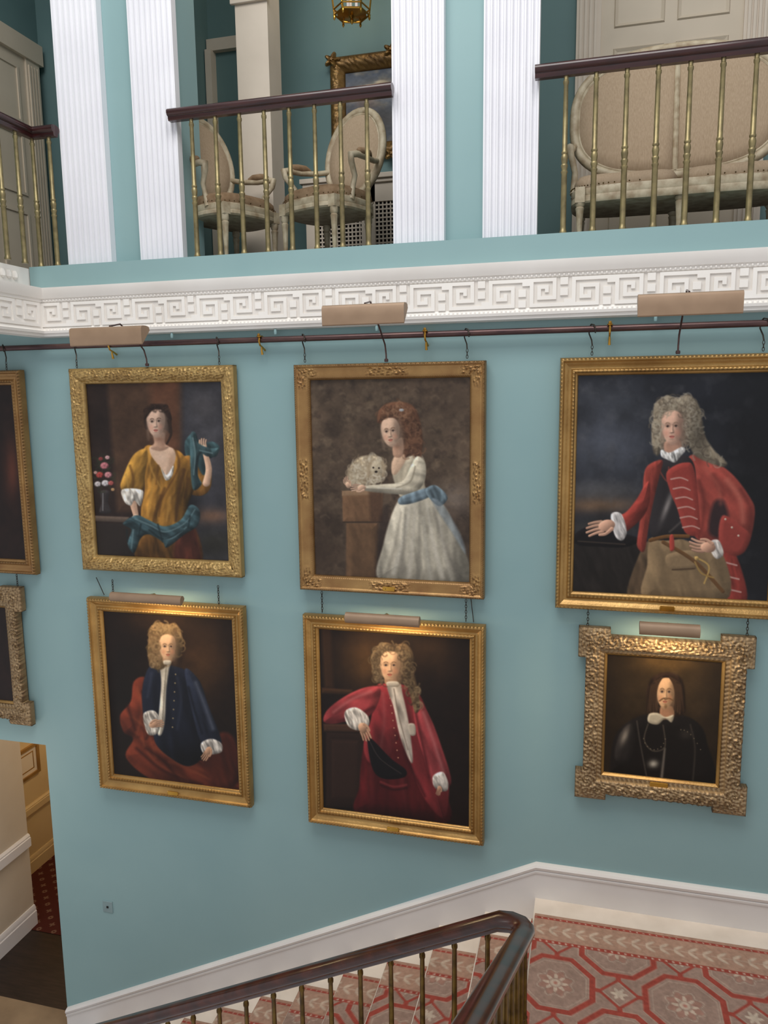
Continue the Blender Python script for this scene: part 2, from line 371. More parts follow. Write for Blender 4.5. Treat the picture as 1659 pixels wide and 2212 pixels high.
# carpet
def carpet_col(u,v):
    taupe=np.array([146,122,110.]);red=np.array([148,70,60.]);cream=np.array([196,182,164.]);tan=np.array([162,130,112.]);rose=np.array([158,112,98.])
    C=np.zeros(u.shape+(3,))+taupe
    def put(mask,c,a=1.0):
        mk=(mask*a)[...,None]; C[:]=C*(1-mk)+c*mk
    sm=lambda d,w=0.003: np.clip(0.5-d/(2*w),0,1)
    P=0.72
    fu=u+0.11; fv=v-0.60
    inner=sm(0.27-v)
    for (ou,ov) in ((0,0),(P/2,P/2)):
        a=(fu-ou+P/2)%P-P/2; b=(fv-ov+P/2)%P-P/2
        d8=np.maximum(np.maximum(abs(a),abs(b)),(abs(a)+abs(b))/1.4142)
        put(sm(abs(d8-0.212)-0.022)*inner,cream,0.45)
        put(sm(abs(d8-0.212)-0.018)*inner,red)
        put(sm(abs(d8-0.175)-0.0025)*inner,cream,0.45)
        r=np.hypot(a,b);th=np.arctan2(b,a)
        put(sm(r-(0.088+0.014*np.cos(8*th+3.14)))*inner,rose,0.5)
        put(sm(r-(0.054+0.020*np.cos(8*th)))*inner,cream,0.75); put(sm(abs(r-0.034)-0.004)*inner,taupe,0.8)
        put(sm(abs(r-(0.10+0.012*np.cos(8*th+3.14)))-0.003)*inner,cream,0.5)
        put(sm(r-0.012)*inner,red,0.5)
        put(sm(abs(a)-0.015)*sm(0.22-abs(b))*inner,red); put(sm(abs(b)-0.015)*sm(0.22-abs(a))*inner,red)
    for (ou,ov) in ((P/2,0),(0,P/2)):
        a=(fu-ou+P/2)%P-P/2; b=(fv-ov+P/2)%P-P/2
        dd=abs(a)+abs(b)
        put(sm(dd-0.115)*inner,taupe); put(sm(abs(dd-0.11)-0.013)*inner,red); put(sm(abs(dd-0.088)-0.002)*inner,cream,0.5)
        r=np.hypot(a,b);th=np.arctan2(b,a); put(sm(r-(0.036+0.013*np.cos(6*th)))*inner,cream,0.7)
    bd=1-inner
    put(bd,tan)
    put(sm(abs(v-0.255)-0.014),red); put(sm(abs(v-0.035)-0.010),red)
    p=(u%0.04)-0.02; put(sm(np.hypot(p,v-0.255)-0.006),cream); put(sm(np.hypot(p,v-0.035)-0.004),cream)
    for sgn in (-1,1):
        q=(u%0.085)-0.0425
        a=q*0.8+sgn*(v-0.145)*0.6; b=-q*0.6*sgn+(v-0.145)*0.8
        dd=(a/0.036)**2+((b-sgn*0.03)/0.011)**2
        put(np.clip(1.6-dd,0,1),cream,0.65)
    put(sm(abs(v-0.145)-0.003),cream,0.5)
    n=fbm(u*60,v*60,3,3); n2=fbm(u*6,v*6,9,3)
    C=C*(0.86+0.22*n+0.08*n2)[...,None]
    return lin(np.clip(C,0,255))
us=np.arange(-0.27,3.0,0.007); vs=np.arange(0,1.36,0.007)
Ug,Vg=np.meshgrid(us,vs)
o=grid_obj('landing_carpet',Ug,-0.20-Vg,np.full_like(Ug,LAND+0.012),carpet_col(Ug,Vg),CARPET)
o['label']='patterned carpet with red octagons and cream flowers on the landing'; o['category']='carpet'
pts=[(-0.28,LAND+0.012)]
for k in range(1,12):
    x1=-0.28-RUN*(k-1); z=LAND-RISE*k
    pts+= [(x1-0.010,z+RISE+0.012),(x1-0.014,z+0.012),(x1-RUN,z+0.012)]
S=[];XX=[];ZZ=[];acc=0
for a,b in zip(pts[:-1],pts[1:]):
    L=math.hypot(b[0]-a[0],b[1]-a[1]); n=max(2,int(L/0.009))
    for j in range(n): t=j/n; XX.append(a[0]+(b[0]-a[0])*t);ZZ.append(a[1]+(b[1]-a[1])*t);S.append(acc+L*t)
    acc+=L
XX=np.array(XX);ZZ=np.array(ZZ);S=np.array(S); vs=np.arange(0,1.27,0.008)
Xg,Vg=np.meshgrid(XX,vs); Zg,_=np.meshgrid(ZZ,vs); Sg,_=np.meshgrid(S,vs)
o=grid_obj('carpet_runner',Xg,-0.26-Vg,Zg,carpet_col(-0.28-Sg,Vg),CARPET,est)
o['label']='patterned red and taupe carpet runner'

# ---------------------------------------------------------------- PAINT LIBRARY
def cr(pts,n=7,closed=True):
    P=np.array(pts,float);N=len(P);out=[]
    rng=range(N) if closed else range(N-1)
    for i in rng:
        if closed: p0,p1,p2,p3=P[i-1],P[i],P[(i+1)%N],P[(i+2)%N]
        else: p0,p1,p2,p3=P[max(i-1,0)],P[i],P[i+1],P[min(i+2,N-1)]
        for k in range(n):
            t=k/n; out.append(0.5*((2*p1)+(-p0+p2)*t+(2*p0-5*p1+4*p2-p3)*t*t+(-p0+3*p1-3*p2+p3)*t**3))
    if not closed: out.append(P[-1])
    return np.array(out)
class Paint:
    def __init__(s,corners,W,H,bg,seed=0):
        src=[(0,0),(1,0),(1,1),(0,1)]; A=[];B=[]
        for (u,v),(x,y) in zip(src,corners):
            A.append([u,v,1,0,0,0,-x*u,-x*v]);B.append(x); A.append([0,0,0,u,v,1,-y*u,-y*v]);B.append(y)
        h=np.linalg.solve(np.array(A,float),np.array(B,float)); U,V=np.meshgrid(np.linspace(0,1,W),np.linspace(0,1,H))
        d=h[6]*U+h[7]*V+1; s.X=(h[0]*U+h[1]*V+h[2])/d; s.Y=(h[3]*U+h[4]*V+h[5])/d
        s.C=np.zeros((H,W,3))+np.array(bg,float); s.U=U;s.V=V; s.W=W;s.H=H; s.rs=np.random.RandomState(seed); s.seed=seed
    def win(s,x0,x1,y0,y1):
        m=(s.X>x0)&(s.X<x1)&(s.Y>y0)&(s.Y<y1)
        r=np.where(m.any(1))[0]; c=np.where(m.any(0))[0]
        if len(r)<2 or len(c)<2: return None
        return slice(r[0],r[-1]+1),slice(c[0],c[-1]+1)
    def blend(s,w,a,col): s.C[w]=s.C[w]*(1-a[...,None])+col*a[...,None]
    def poly(s,pts,col,soft=1.3,sh=0.35,rad=14,smooth=True,tex=0,ta=70,tf=0.12,al=1.0,light=(-0.6,-0.75)):
        P=cr(pts) if smooth else np.array(pts,float)
        w=s.win(P[:,0].min()-soft*2,P[:,0].max()+soft*2,P[:,1].min()-soft*2,P[:,1].max()+soft*2)
        if w is None: return
        X=s.X[w];Y=s.Y[w]; d2=np.full(X.shape,1e9); ins=np.zeros(X.shape,bool)
        Q=np.roll(P,-1,0)
        for (ax,ay),(bx,by) in zip(P,Q):
            ex=bx-ax;ey=by-ay;L=ex*ex+ey*ey+1e-9
            t=np.clip(((X-ax)*ex+(Y-ay)*ey)/L,0,1)
            d2=np.minimum(d2,(X-ax-t*ex)**2+(Y-ay-t*ey)**2)
            if ay!=by:
                c=((Y<ay)!=(Y<by))&(X<ex*(Y-ay)/(ey)+ax); ins^=c
        d=np.sqrt(d2); d=np.where(ins,-d,d)
        a=np.clip(0.5-d/(2*soft),0,1)*al
        gy,gx=np.gradient(d); g=np.hypot(gx,gy)+1e-6; k=np.clip(-d/rad,0,1)
        fac=1+sh*(gx/g*light[0]+gy/g*light[1])*(1-k)**0.8
        if tex:
            ca,sa=math.cos(math.radians(ta)),math.sin(math.radians(ta))
            p=X*ca+Y*sa; q=-X*sa+Y*ca
            q=q+8*fbm(X*0.035,Y*0.035,s.seed+3,2)
            n=fbm(p*tf*0.22,q*tf*0.85,s.seed+int(abs(P[0,0]))%17,2); fac=fac*(1+tex*1.9*(n-0.5))
        col=np.array(col,float)
        s.blend(w,a,np.clip(col*fac[...,None],0,255))
    def ell(s,cx,cy,rx,ry,col,soft=1.5,sh=0.2,al=1.0,ang=0,light=(-0.6,-0.75)):
        R=max(rx,ry)+soft*2; w=s.win(cx-R,cx+R,cy-R,cy+R)
        if w is None: return
        a=math.radians(ang);dx=s.X[w]-cx;dy=s.Y[w]-cy; p=dx*math.cos(a)+dy*math.sin(a);q=-dx*math.sin(a)+dy*math.cos(a)
        r=np.sqrt((p/rx)**2+(q/ry)**2)+1e-6; d=(r-1)*min(rx,ry)
        al_=np.clip(0.5-d/(2*soft),0,1); al_=al_*al_*(3-2*al_)*al
        fac=1+sh*(dx/R*light[0]+dy/R*light[1])*1.6
        s.blend(w,al_,np.clip(np.array(col,float)*fac[...,None],0,255))
    def glow(s,cx,cy,rx,ry,col,al=0.8,ang=0):
        a=math.radians(ang);dx=s.X-cx;dy=s.Y-cy;p=dx*math.cos(a)+dy*math.sin(a);q=-dx*math.sin(a)+dy*math.cos(a)
        g=np.exp(-((p/rx)**2+(q/ry)**2))*al; s.C=s.C*(1-g[...,None])+np.array(col,float)*g[...,None]
    def shade(s,cx,cy,rx,ry,k,ang=0):
        a=math.radians(ang);dx=s.X-cx;dy=s.Y-cy;p=dx*math.cos(a)+dy*math.sin(a);q=-dx*math.sin(a)+dy*math.cos(a)
        g=np.exp(-((p/rx)**2+(q/ry)**2)); s.C=s.C*(1-g[...,None]*(1-k))
    def stroke(s,pts,w0,w1,col,soft=1.0,al=1.0,sh=0.0,n=6):
        P=cr(pts,n,False); wm=max(w0,w1)+soft*2
        w=s.win(P[:,0].min()-wm,P[:,0].max()+wm,P[:,1].min()-wm,P[:,1].max()+wm)
        if w is None: return
        X=s.X[w];Y=s.Y[w]; d=np.full(X.shape,1e9);N=len(P)
        for i in range(N-1):
            ax,ay=P[i];bx,by=P[i+1];ex=bx-ax;ey=by-ay;L=ex*ex+ey*ey+1e-9
            t=np.clip(((X-ax)*ex+(Y-ay)*ey)/L,0,1); rr=w0+(w1-w0)*(i+t)/(N-1)
            d=np.minimum(d,np.sqrt((X-ax-t*ex)**2+(Y-ay-t*ey)**2)-rr)
        a=np.clip(0.5-d/(2*soft),0,1); a=a*a*(3-2*a)*al; fac=1.0
        if sh:
            gy,gx=np.gradient(d);g=np.hypot(gx,gy)+1e-6; fac=(1+sh*(gx/g*-0.6+gy/g*-0.75)*np.clip(1+d/max(w0,w1),0,1))[...,None]
        s.blend(w,a,np.clip(np.array(col,float)*fac,0,255))
    def mottle(s,amt,sc,col=None,seed=5):
        n=fbm(s.X/sc,s.Y/sc,seed,4)
        if col is None: s.C*= (1+amt*2*(n-0.5))[...,None]
        else:
            a=np.clip((n-0.5)*amt*4,0,0.9)[...,None]; s.C=s.C*(1-a)+np.array(col,float)*a
    def curls(s,region,n,cols,r=(3,6)):
        P=np.array(region,float);x0,y0=P.min(0);x1,y1=P.max(0);k=0;N=len(P)
        while k<n:
            x=s.rs.uniform(x0,x1);y=s.rs.uniform(y0,y1);c=False
            for i in range(N):
                ax,ay=P[i];bx,by=P[(i+1)%N]
                if (y<ay)!=(y<by) and x<(bx-ax)*(y-ay)/(by-ay)+ax: c=not c
            if not c: continue
            k+=1; rr=s.rs.uniform(*r); col=np.array(cols[s.rs.randint(len(cols))],float)
            a0=s.rs.uniform(0,6.28); pts=[(x+rr*math.cos(a0+t),y+rr*math.sin(a0+t)) for t in (0,0.9,1.8,2.7,3.4)]
            s.stroke(pts,1.8,0.9,col,2.0,0.55,n=3)
    def face(s,cx,cy,w,h,ang=0,turn=0.3,skin=(222,180,150),blush=(214,130,105),lip=(168,88,76),brow=(90,62,44),lit=-1):
        a=math.radians(ang)
        def T(x,y): x*=w/2;y*=h/2; return (cx+x*math.cos(a)-y*math.sin(a),cy+x*math.sin(a)+y*math.cos(a))
        out=[(-0.62,-0.88),(0,-1.02),(0.62,-0.88),(0.90,-0.4),(0.86,0.15),(0.66,0.58),(0.34,0.88),(0,1.0),(-0.34,0.88),(-0.66,0.58),(-0.86,0.15),(-0.90,-0.4)]
        S=np.array(skin,float)
        s.poly([T(x+turn*0.25*max(0,y),y) for x,y in out],S*0.97,1.6,0.16,w*0.4)
        t=turn; f=-lit
        x,y=T(0.78*f,0.05); s.ell(x,y,w*0.20,h*0.5,S*0.52,w*0.17,0,0.75,ang)
        x,y=T(0.5*f,0.62); s.ell(x,y,w*0.16,h*0.16,S*0.62,w*0.13,0,0.55,ang)
        x,y=T(-0.85*f,0.3); s.ell(x,y,w*0.07,h*0.34,S*0.74,w*0.09,0,0.5,ang)
        x,y=T(0,0.93); s.ell(x,y,w*0.25,h*0.06,S*0.66,w*0.08,0,0.5,ang)
        x,y=T(-0.15*f+t*0.3,-0.60); s.ell(x,y,w*0.24,h*0.13,np.clip(S*1.10,0,255),w*0.13,0,0.6,ang)
        x,y=T(-0.32*f+t*0.3,0.16); s.ell(x,y,w*0.12,h*0.09,np.clip(S*1.09,0,255),w*0.1,0,0.6,ang)
        for e in (-1,1):
            x,y=T(e*0.46+t*0.25,0.30); s.ell(x,y,w*0.11,h*0.09,blush,w*0.1,0,0.4,ang)
        for e in (-1,1):
            q=1-0.18*max(0,e*t/0.35*1.0) if abs(t)>0.05 else 1
            ex=e*0.36*q+t*0.28
            x,y=T(ex,-0.17); s.ell(x,y,w*0.12,h*0.06,S*0.62,w*0.06,0,0.65,ang)
            x,y=T(ex,-0.09); s.ell(x,y,w*0.066*q,h*0.024,(196,178,164),0.9,0,0.7,ang)
            x,y=T(ex+t*0.05,-0.095); s.ell(x,y,w*0.038,h*0.030,(44,30,26),0.9,0,1,ang)
            s.stroke([T(ex-0.15*q,-0.09),T(ex,-0.145),T(ex+0.15*q,-0.085)],w*0.013,w*0.011,(70,44,36),0.8,0.85)
            s.stroke([T(ex-0.14*q,-0.02),T(ex,0.005),T(ex+0.14*q,-0.03)],w*0.014,w*0.01,S*0.72,1.2,0.5)
            s.stroke([T(ex-0.17*q,-0.27),T(ex,-0.32),T(ex+0.19*q,-0.26)],w*0.017,w*0.012,brow,1.1,0.75)
        nx=t*0.36
        s.stroke([T(nx*0.6+0.10*f,-0.18),T(nx+0.10*f,0.08),T(nx+0.13*f,0.24)],w*0.03,w*0.05,S*0.62,2.0,0.7)
        s.stroke([T(nx*0.55,-0.12),T(nx,0.12),T(nx,0.21)],w*0.018,w*0.036,np.clip(S*1.12,0,255),1.6,0.7)
        x,y=T(nx+0.02,0.30); s.ell(x,y,w*0.08,h*0.015,S*0.42,1.1,0,0.8,ang)
        mx=t*0.32
        x,y=T(mx,0.40); s.ell(x,y,w*0.05,h*0.03,S*0.8,1.2,0,0.5,ang)
        s.stroke([T(mx-0.19,0.515),T(mx-0.06,0.485),T(mx,0.50),T(mx+0.06,0.485),T(mx+0.19,0.515)],w*0.020,w*0.016,lip,1.0,0.95)
        s.stroke([T(mx-0.11,0.57),T(mx,0.59),T(mx+0.11,0.57)],w*0.024,w*0.024,np.clip(np.array(lip)*1.15,0,255),1.2,0.85)
        s.stroke([T(mx-0.18,0.53),T(mx,0.53),T(mx+0.18,0.53)],w*0.006,w*0.006,(90,44,40),0.8,0.9)
        s.ell(*T(mx,0.68),w*0.09,h*0.02,S*0.68,1.6,0,0.6,ang)
    def hand(s,x,y,ang,L,skin=(216,172,142),curl=8,side=1):
        a=math.radians(ang);dx,dy=math.cos(a),math.sin(a);px,py=-dy*side,dx*side; S=np.array(skin,float)
        c=(x+dx*L*0.26,y+dy*L*0.26)
        for k,(o,l) in enumerate(((-0.16,0.46),(-0.055,0.52),(0.055,0.49),(0.155,0.40))):
            bx=x+dx*L*0.42+px*L*o;by=y+dy*L*0.42+py*L*o; b=a+math.radians(o*30)*side
            c2=b+math.radians(curl)*side
            m=(bx+math.cos(b)*L*l*0.5,by+math.sin(b)*L*l*0.5); e=(m[0]+math.cos(c2)*L*l*0.5,m[1]+math.sin(c2)*L*l*0.5)
            s.stroke([(bx,by),m,e],L*0.066,L*0.044,S*0.58,1.2,0.8); s.stroke([(bx,by),m,e],L*0.048,L*0.032,S*(0.98-0.04*k),1.0,1,0.25)
        s.ell(c[0],c[1],L*0.27,L*0.19,S*0.96,1.4,0.35,1,ang)
        t0=(x+dx*L*0.12-px*L*0.14,y+dy*L*0.12-py*L*0.14); t1=(t0[0]+dx*L*0.22-px*L*0.12,t0[1]+dy*L*0.22-py*L*0.12); t2=(t1[0]+dx*L*0.2,t1[1]+dy*L*0.2)
        s.stroke([t0,t1,t2],L*0.066,L*0.042,S*0.95,1.1,1,0.3)
    def lin(s):
        C=s.C; B=C.copy(); B[1:-1,1:-1]=(C[1:-1,1:-1]*5+C[:-2,1:-1]+C[2:,1:-1]+C[1:-1,:-2]+C[1:-1,2:])/9
        g=B.mean(-1,keepdims=True); B=g+(B-g)*0.93
        return lin(np.clip(B*0.97,0,255))

# ---------------------------------------------------------------- paintings content
def paint_lady_gold():
    p=Paint([(180,830),(470,826),(488,1218),(208,1205)],320,385,(44,32,28),1)
    p.poly([(225,820),(388,820),(385,1110),(250,1110)],(76,54,40),6,0.1,30,False)
    p.poly([(318,820),(380,820),(382,1110),(330,1110)],(98,62,43),10,0.1,20,False)
    p.poly([(384,815),(480,815),(500,1220),(392,1220)],(56,55,60),8,0,10,False)
    p.glow(445,960,35,80,(82,80,84),0.5); p.glow(430,880,30,30,(94,88,88),0.4);p.glow(450,1120,40,16,(140,98,70),0.7);p.glow(455,1180,50,30,(42,40,32),0.8)
    p.mottle(0.22,26)
    p.poly([(180,1118),(275,1122),(275,1134),(180,1130)],(98,82,70),1.5,0.3,6,False); p.poly([(180,1134),(280,1136),(300,1225),(180,1225)],(46,38,34),2,0.1,6,False)
    p.poly([(214,1066),(232,1066),(230,1090),(236,1112),(212,1112),(216,1090)],(60,54,54),1.5,0.4,8,al=0.9); p.stroke([(219,1070),(219,1108)],1,1,(150,150,150),0.8,0.7)
    fl=[((222,1010),9,(196,116,122)),((212,1030),8,(180,70,64)),((230,1030),8,(204,134,138)),((208,1050),7,(206,196,196)),((224,1048),8,(212,204,204)),((214,995),5,(144,60,58)),((236,1048),6,(180,90,84)),((203,1025),4,(200,152,142)),((228,992),5,(212,162,162)),((240,1062),4,(196,152,104))]
    p.curls([(198,985),(245,990),(245,1070),(200,1070)],25,[(46,54,38),(60,64,42)],(4,8))
    for (c,r,col) in fl:
        p.ell(c[0],c[1],r,r*0.85,np.array(col)*0.8,1.6,0.5)
        for k in range(5): a=k*1.3+c[0]; p.ell(c[0]+r*0.5*math.cos(a),c[1]+r*0.45*math.sin(a),r*0.3,r*0.24,np.clip(np.array(col)*1.12,0,255),1.2,0.3,0.7,k*40)
    p.poly([(302,1130),(350,1120),(405,1130),(425,1225),(296,1225)],(118,78,32),1.8,0.4,26,tex=0.5,ta=80)
    p.poly([(378,1150),(412,1140),(428,1225),(372,1225)],(86,42,30),5,0.4,14,tex=0.4,ta=80)
    p.poly([(392,960),(412,938),(425,960),(452,958),(466,972),(450,992),(438,1000),(444,1040),(436,1072),(408,1060),(398,1010)],(46,66,69),1.5,0.5,12,tex=0.5,ta=60)
    p.poly([(384,1000),(408,990),(430,1030),(447,1022),(446,1060),(424,1076),(396,1062)],(136,92,38),1.5,0.4,12,tex=0.4)
    p.poly([(306,972),(322,966),(345,985),(368,975),(388,985),(408,1020),(412,1060),(398,1100),(404,1150),(356,1160),(308,1150),(300,1110),(308,1060),(302,1010)],(150,104,40),1.5,0.45,24,tex=0.5,ta=100)
    p.poly([(304,973),(314,983),(308,1030),(304,1062),(276,1070),(256,1058),(264,1026),(282,988)],(166,120,48),1.5,0.5,14,tex=0.4,ta=110)
    p.poly([(320,967),(352,967),(372,978),(370,1005),(354,1032),(342,1016),(320,986)],(224,186,156),1.6,0.18,14)
    p.glow(364,1000,6,16,(184,140,110),0.5); p.glow(342,992,10,8,(238,206,180),0.4)
    p.poly([(342,1016),(354,1030),(368,1010),(366,1032),(352,1042)],(210,202,190),1.4,0.4,6,tex=0.4,tf=0.3)
    for q,c,w_ in (([(372,975),(380,1010),(356,1060),(332,1100)],(88,54,22),2.6),([(314,975),(322,1020),(342,1058)],(190,142,66),2),([(350,1060),(332,1110),(322,1150)],(86,54,22),3.4),([(390,1020),(378,1080),(374,1130)],(78,49,24),4.5),([(362,1080),(354,1130)],(186,136,62),2.5),([(326,1040),(320,1080),(314,1120)],(184,136,60),2.5),([(400,1040),(392,1080)],(90,58,26),4),([(276,1010),(284,1040),(280,1062)],(98,62,26),2.6),([(268,1030),(272,1056)],(196,150,70),2),([(342,1075),(338,1120)],(94,58,24),2.5),([(336,1010),(332,1050)],(100,64,26),2.2)):
        p.stroke(q,w_,w_*0.6,c,3,0.65)
    p.shade(400,1100,26,60,0.55); p.shade(330,1200,60,26,0.6)
    p.poly([(326,940),(348,938),(350,960),(358,970),(340,978),(320,972),(327,960)],(192,150,123),1.8,0.2,9)
    p.glow(338,952,10,6,(134,94,75),0.7); p.glow(346,962,4,10,(154,112,90),0.5)
    p.poly([(305,905),(309,887),(330,876),(352,881),(363,906),(360,938),(351,932),(322,927),(309,930)],(46,32,26),1.8,0.3,10)
    p.face(331,916,43,63,-4,-0.25,(228,188,162),(212,138,114),(170,78,68),(70,46,36))
    p.poly([(305,908),(309,887),(330,875),(354,880),(364,908),(355,905),(345,889),(324,889),(312,903)],(50,34,27),1.8,0.35,6)
    p.curls([(306,896),(314,881),(354,880),(361,900),(345,888),(323,888)],18,[(72,50,38),(34,24,20)],(3,6))
    p.stroke([(358,912),(363,940),(354,962)],3.4,2,(52,36,28),1.6)
    p.stroke([(282,1085),(286,1104),(290,1120)],8,5.5,(212,168,138),1.4,1,0.35)
    p.poly([(260,1062),(300,1062),(304,1078),(298,1098),(286,1086),(278,1097),(264,1088)],(200,192,180),1.4,0.4,8,tex=0.6,tf=0.25)
    p.hand(290,1116,97,30,(216,174,144),14,-1)
    p.stroke([(438,1048),(443,1018),(436,985)],8,5.5,(210,168,138),1.4,1,0.4)
    p.hand(435,984,-104,36,(218,176,146),20,1)
    p.poly([(404,944),(414,938),(420,960),(446,972),(464,972),(458,990),(440,990),(424,986),(420,1030),(428,1050),(410,1062),(404,1010)],(54,76,79),1.6,0.5,9,tex=0.5,ta=80,tf=0.14)
    p.stroke([(409,950),(414,985),(411,1030)],1.6,1.2,(112,138,140),1.8,0.7); p.stroke([(424,977),(450,983)],1.5,1.5,(106,132,134),1.8,0.7); p.stroke([(420,990),(416,1020),(424,1050)],1.5,1.2,(26,40,43),2,0.7)
    p.poly([(262,1136),(290,1118),(316,1128),(350,1142),(384,1128),(404,1096),(424,1108),(420,1140),(392,1160),(356,1188),(346,1176),(318,1160),(300,1168),(286,1200),(272,1180),(280,1150)],(53,75,80),1.6,0.55,11,tex=0.5,ta=30,tf=0.13)
    for q in ([(288,1126),(320,1140),(352,1154),(392,1136),(414,1106)],[(284,1150),(280,1190)],[(350,1170),(370,1166),(396,1144)]): p.stroke(q,1.8,1.2,(116,144,148),2,0.6)
    for q in ([(318,1150),(350,1170),(390,1150)],[(300,1138),(296,1160)],[(404,1120),(400,1146)],[(270,1150),(272,1176)],[(336,1138),(346,1176)]): p.stroke(q,1.8,1.2,(26,40,43),2.2,0.75)
    p.mottle(0.06,5,seed=8); return p
def paint_lady_dog():
    p=Paint([(663,822),(1008,817),(1010,1263),(675,1245)],350,440,(86,70,56),2)
    p.mottle(0.35,60); p.mottle(0.5,24,(118,100,80),7); p.mottle(0.55,18,(54,43,36),12)
    p.glow(975,1080,40,36,(132,120,110),0.6); p.glow(960,1150,60,40,(54,42,36),0.6); p.glow(700,1180,50,90,(58,44,34),0.6); p.glow(930,870,70,50,(66,52,42),0.5)
    for k in range(150):
        x=p.rs.uniform(665,1005);y=p.rs.uniform(825,1120);r=p.rs.uniform(4,10);c=[(118,98,74),(62,48,40),(102,82,62),(134,114,90)][k%4]
        p.stroke([(x,y),(x+r,y-r*0.4),(x+r*1.8,y+r*0.3)],2.5,1,c,3,0.3)
    p.poly([(733,1066),(820,1063),(820,1130),(735,1130)],(118,86,60),1.8,0.2,12,False,tex=0.15); p.poly([(742,1132),(812,1132),(808,1262),(742,1256)],(98,72,50),2,0.2,16,False,tex=0.15)
    p.stroke([(735,1130),(820,1130)],1.5,1.5,(56,42,32),1.2,0.8); p.poly([(733,1062),(820,1060),(820,1070),(733,1073)],(148,116,86),1.4,0.1,4,False)
    p.poly([(790,1064),(820,1062),(820,1130),(795,1130)],(82,58,43),4,0,8,False,al=0.8)
    p.poly([(812,1130),(835,1100),(830,1250),(808,1258)],(50,38,34),5,0,8,al=0.7)
    p.poly([(856,1082),(880,1070),(924,1070),(950,1090),(980,1150),(1012,1262),(905,1268),(812,1254),(822,1180),(838,1120)],(168,160,142),2.2,0.4,44,tex=0.28,ta=84,tf=0.09)
    for x0,y0,x1,y1,c in ((880,1090,845,1240,(208,200,184)),(900,1090,900,1250,(126,120,108)),(915,1090,950,1250,(206,198,182)),(870,1100,862,1240,(118,112,101)),(930,1100,985,1250,(128,121,110)),(890,1095,878,1250,(200,191,175)),(908,1120,925,1255,(190,183,167)),(942,1120,970,1255,(192,184,168)),(860,1110,832,1240,(138,130,116))):
        p.stroke([(x0,y0),((x0*0.6+x1*0.4),(y0+y1)/2),(x1,y1)],1.5,5,c,5,0.55)
    p.shade(990,1230,26,60,0.7); p.shade(820,1230,12,50,0.7)
    p.poly([(846,1000),(866,985),(898,982),(912,1005),(911,1050),(922,1072),(896,1078),(862,1078),(852,1060),(842,1030)],(186,173,148),1.8,0.35,20,tex=0.2,ta=100)
    p.poly([(840,1000),(850,984),(870,985),(868,1000),(850,1026),(840,1024)],(220,182,150),1.8,0.18,10)
    hr=[(812,900),(822,880),(850,870),(880,876),(896,898),(904,935),(906,966),(898,996),(884,985),(868,990),(862,960),(838,905),(816,918)]
    p.poly(hr,(94,62,44),2.4,0.35,16,tex=0.4,ta=60,tf=0.16); p.curls(hr,80,[(124,86,62),(72,46,34),(138,100,74),(96,64,45)],(4,9))
    p.poly([(843,960),(861,948),(865,975),(858,990),(843,986)],(196,152,123),1.8,0.25,8); p.glow(851,966,8,7,(142,98,77),0.65)
    p.face(837,936,44,62,-8,-0.35,(228,188,158),(210,142,114),(170,86,72),(110,74,50))
    p.poly([(809,914),(812,888),(834,873),(868,874),(883,900),(870,909),(859,901),(841,898),(820,908)],(114,76,54),2,0.3,8); p.curls([(810,912),(817,885),(850,871),(884,890),(874,908),(838,896)],42,[(138,98,72),(86,56,40),(156,116,86)],(3,7))
    p.ell(860,888,5,3,(186,196,204),1.4,0.2,0.8)
    p.curls([(870,910),(896,920),(900,982),(874,985)],45,[(128,90,66),(82,54,40),(112,76,54)],(4,8))
    dg=[(748,1040),(746,1018),(758,998),(776,988),(800,986),(818,994),(826,1012),(822,1032),(810,1044),(788,1050),(764,1054)]
    p.poly(dg,(186,168,138),3,0.35,20,tex=0.3); p.curls(dg,150,[(208,194,168),(168,148,120),(194,178,150),(142,122,96),(214,202,180)],(4,9))
    p.ell(806,1012,12,14,(202,186,156),4,0.2,0.7); p.ell(800,1012,2,2,(50,38,32),0.9,0);p.ell(812,1013,2,2,(50,38,32),0.9,0);p.ell(806,1021,3.2,2.6,(46,36,32),1,0); p.stroke([(796,998),(790,1012),(790,1030)],4,3,(170,148,118),3,0.7); p.stroke([(818,1000),(823,1014),(820,1030)],3,2.5,(170,148,118),3,0.7)
    p.poly([(894,988),(910,1000),(913,1030),(900,1058),(870,1070),(820,1067),(780,1061),(780,1052),(820,1048),(862,1042),(880,1010)],(194,183,160),1.6,0.45,12,tex=0.25,ta=10)
    p.stroke([(890,1010),(880,1042),(850,1056)],1.6,1.2,(136,124,104),2.2,0.65); p.stroke([(860,1058),(810,1056)],1.5,1,(222,214,198),2,0.6)
    p.hand(784,1056,184,34,(220,178,148),-10,1); p.hand(750,1056,-122,28,(214,172,142),-30,-1)
    p.poly([(856,1078),(884,1066),(920,1056),(926,1072),(890,1088),(858,1092)],(104,120,129),1.6,0.4,8,tex=0.4)
    p.poly([(912,1062),(930,1050),(950,1062),(960,1080),(944,1096),(926,1084)],(106,124,133),1.6,0.5,8,tex=0.5); p.poly([(926,1084),(950,1092),(990,1160),(1000,1200),(968,1150)],(114,124,130),2.6,0.4,8,tex=0.4,al=0.65)
    p.mottle(0.08,6,seed=8); return p
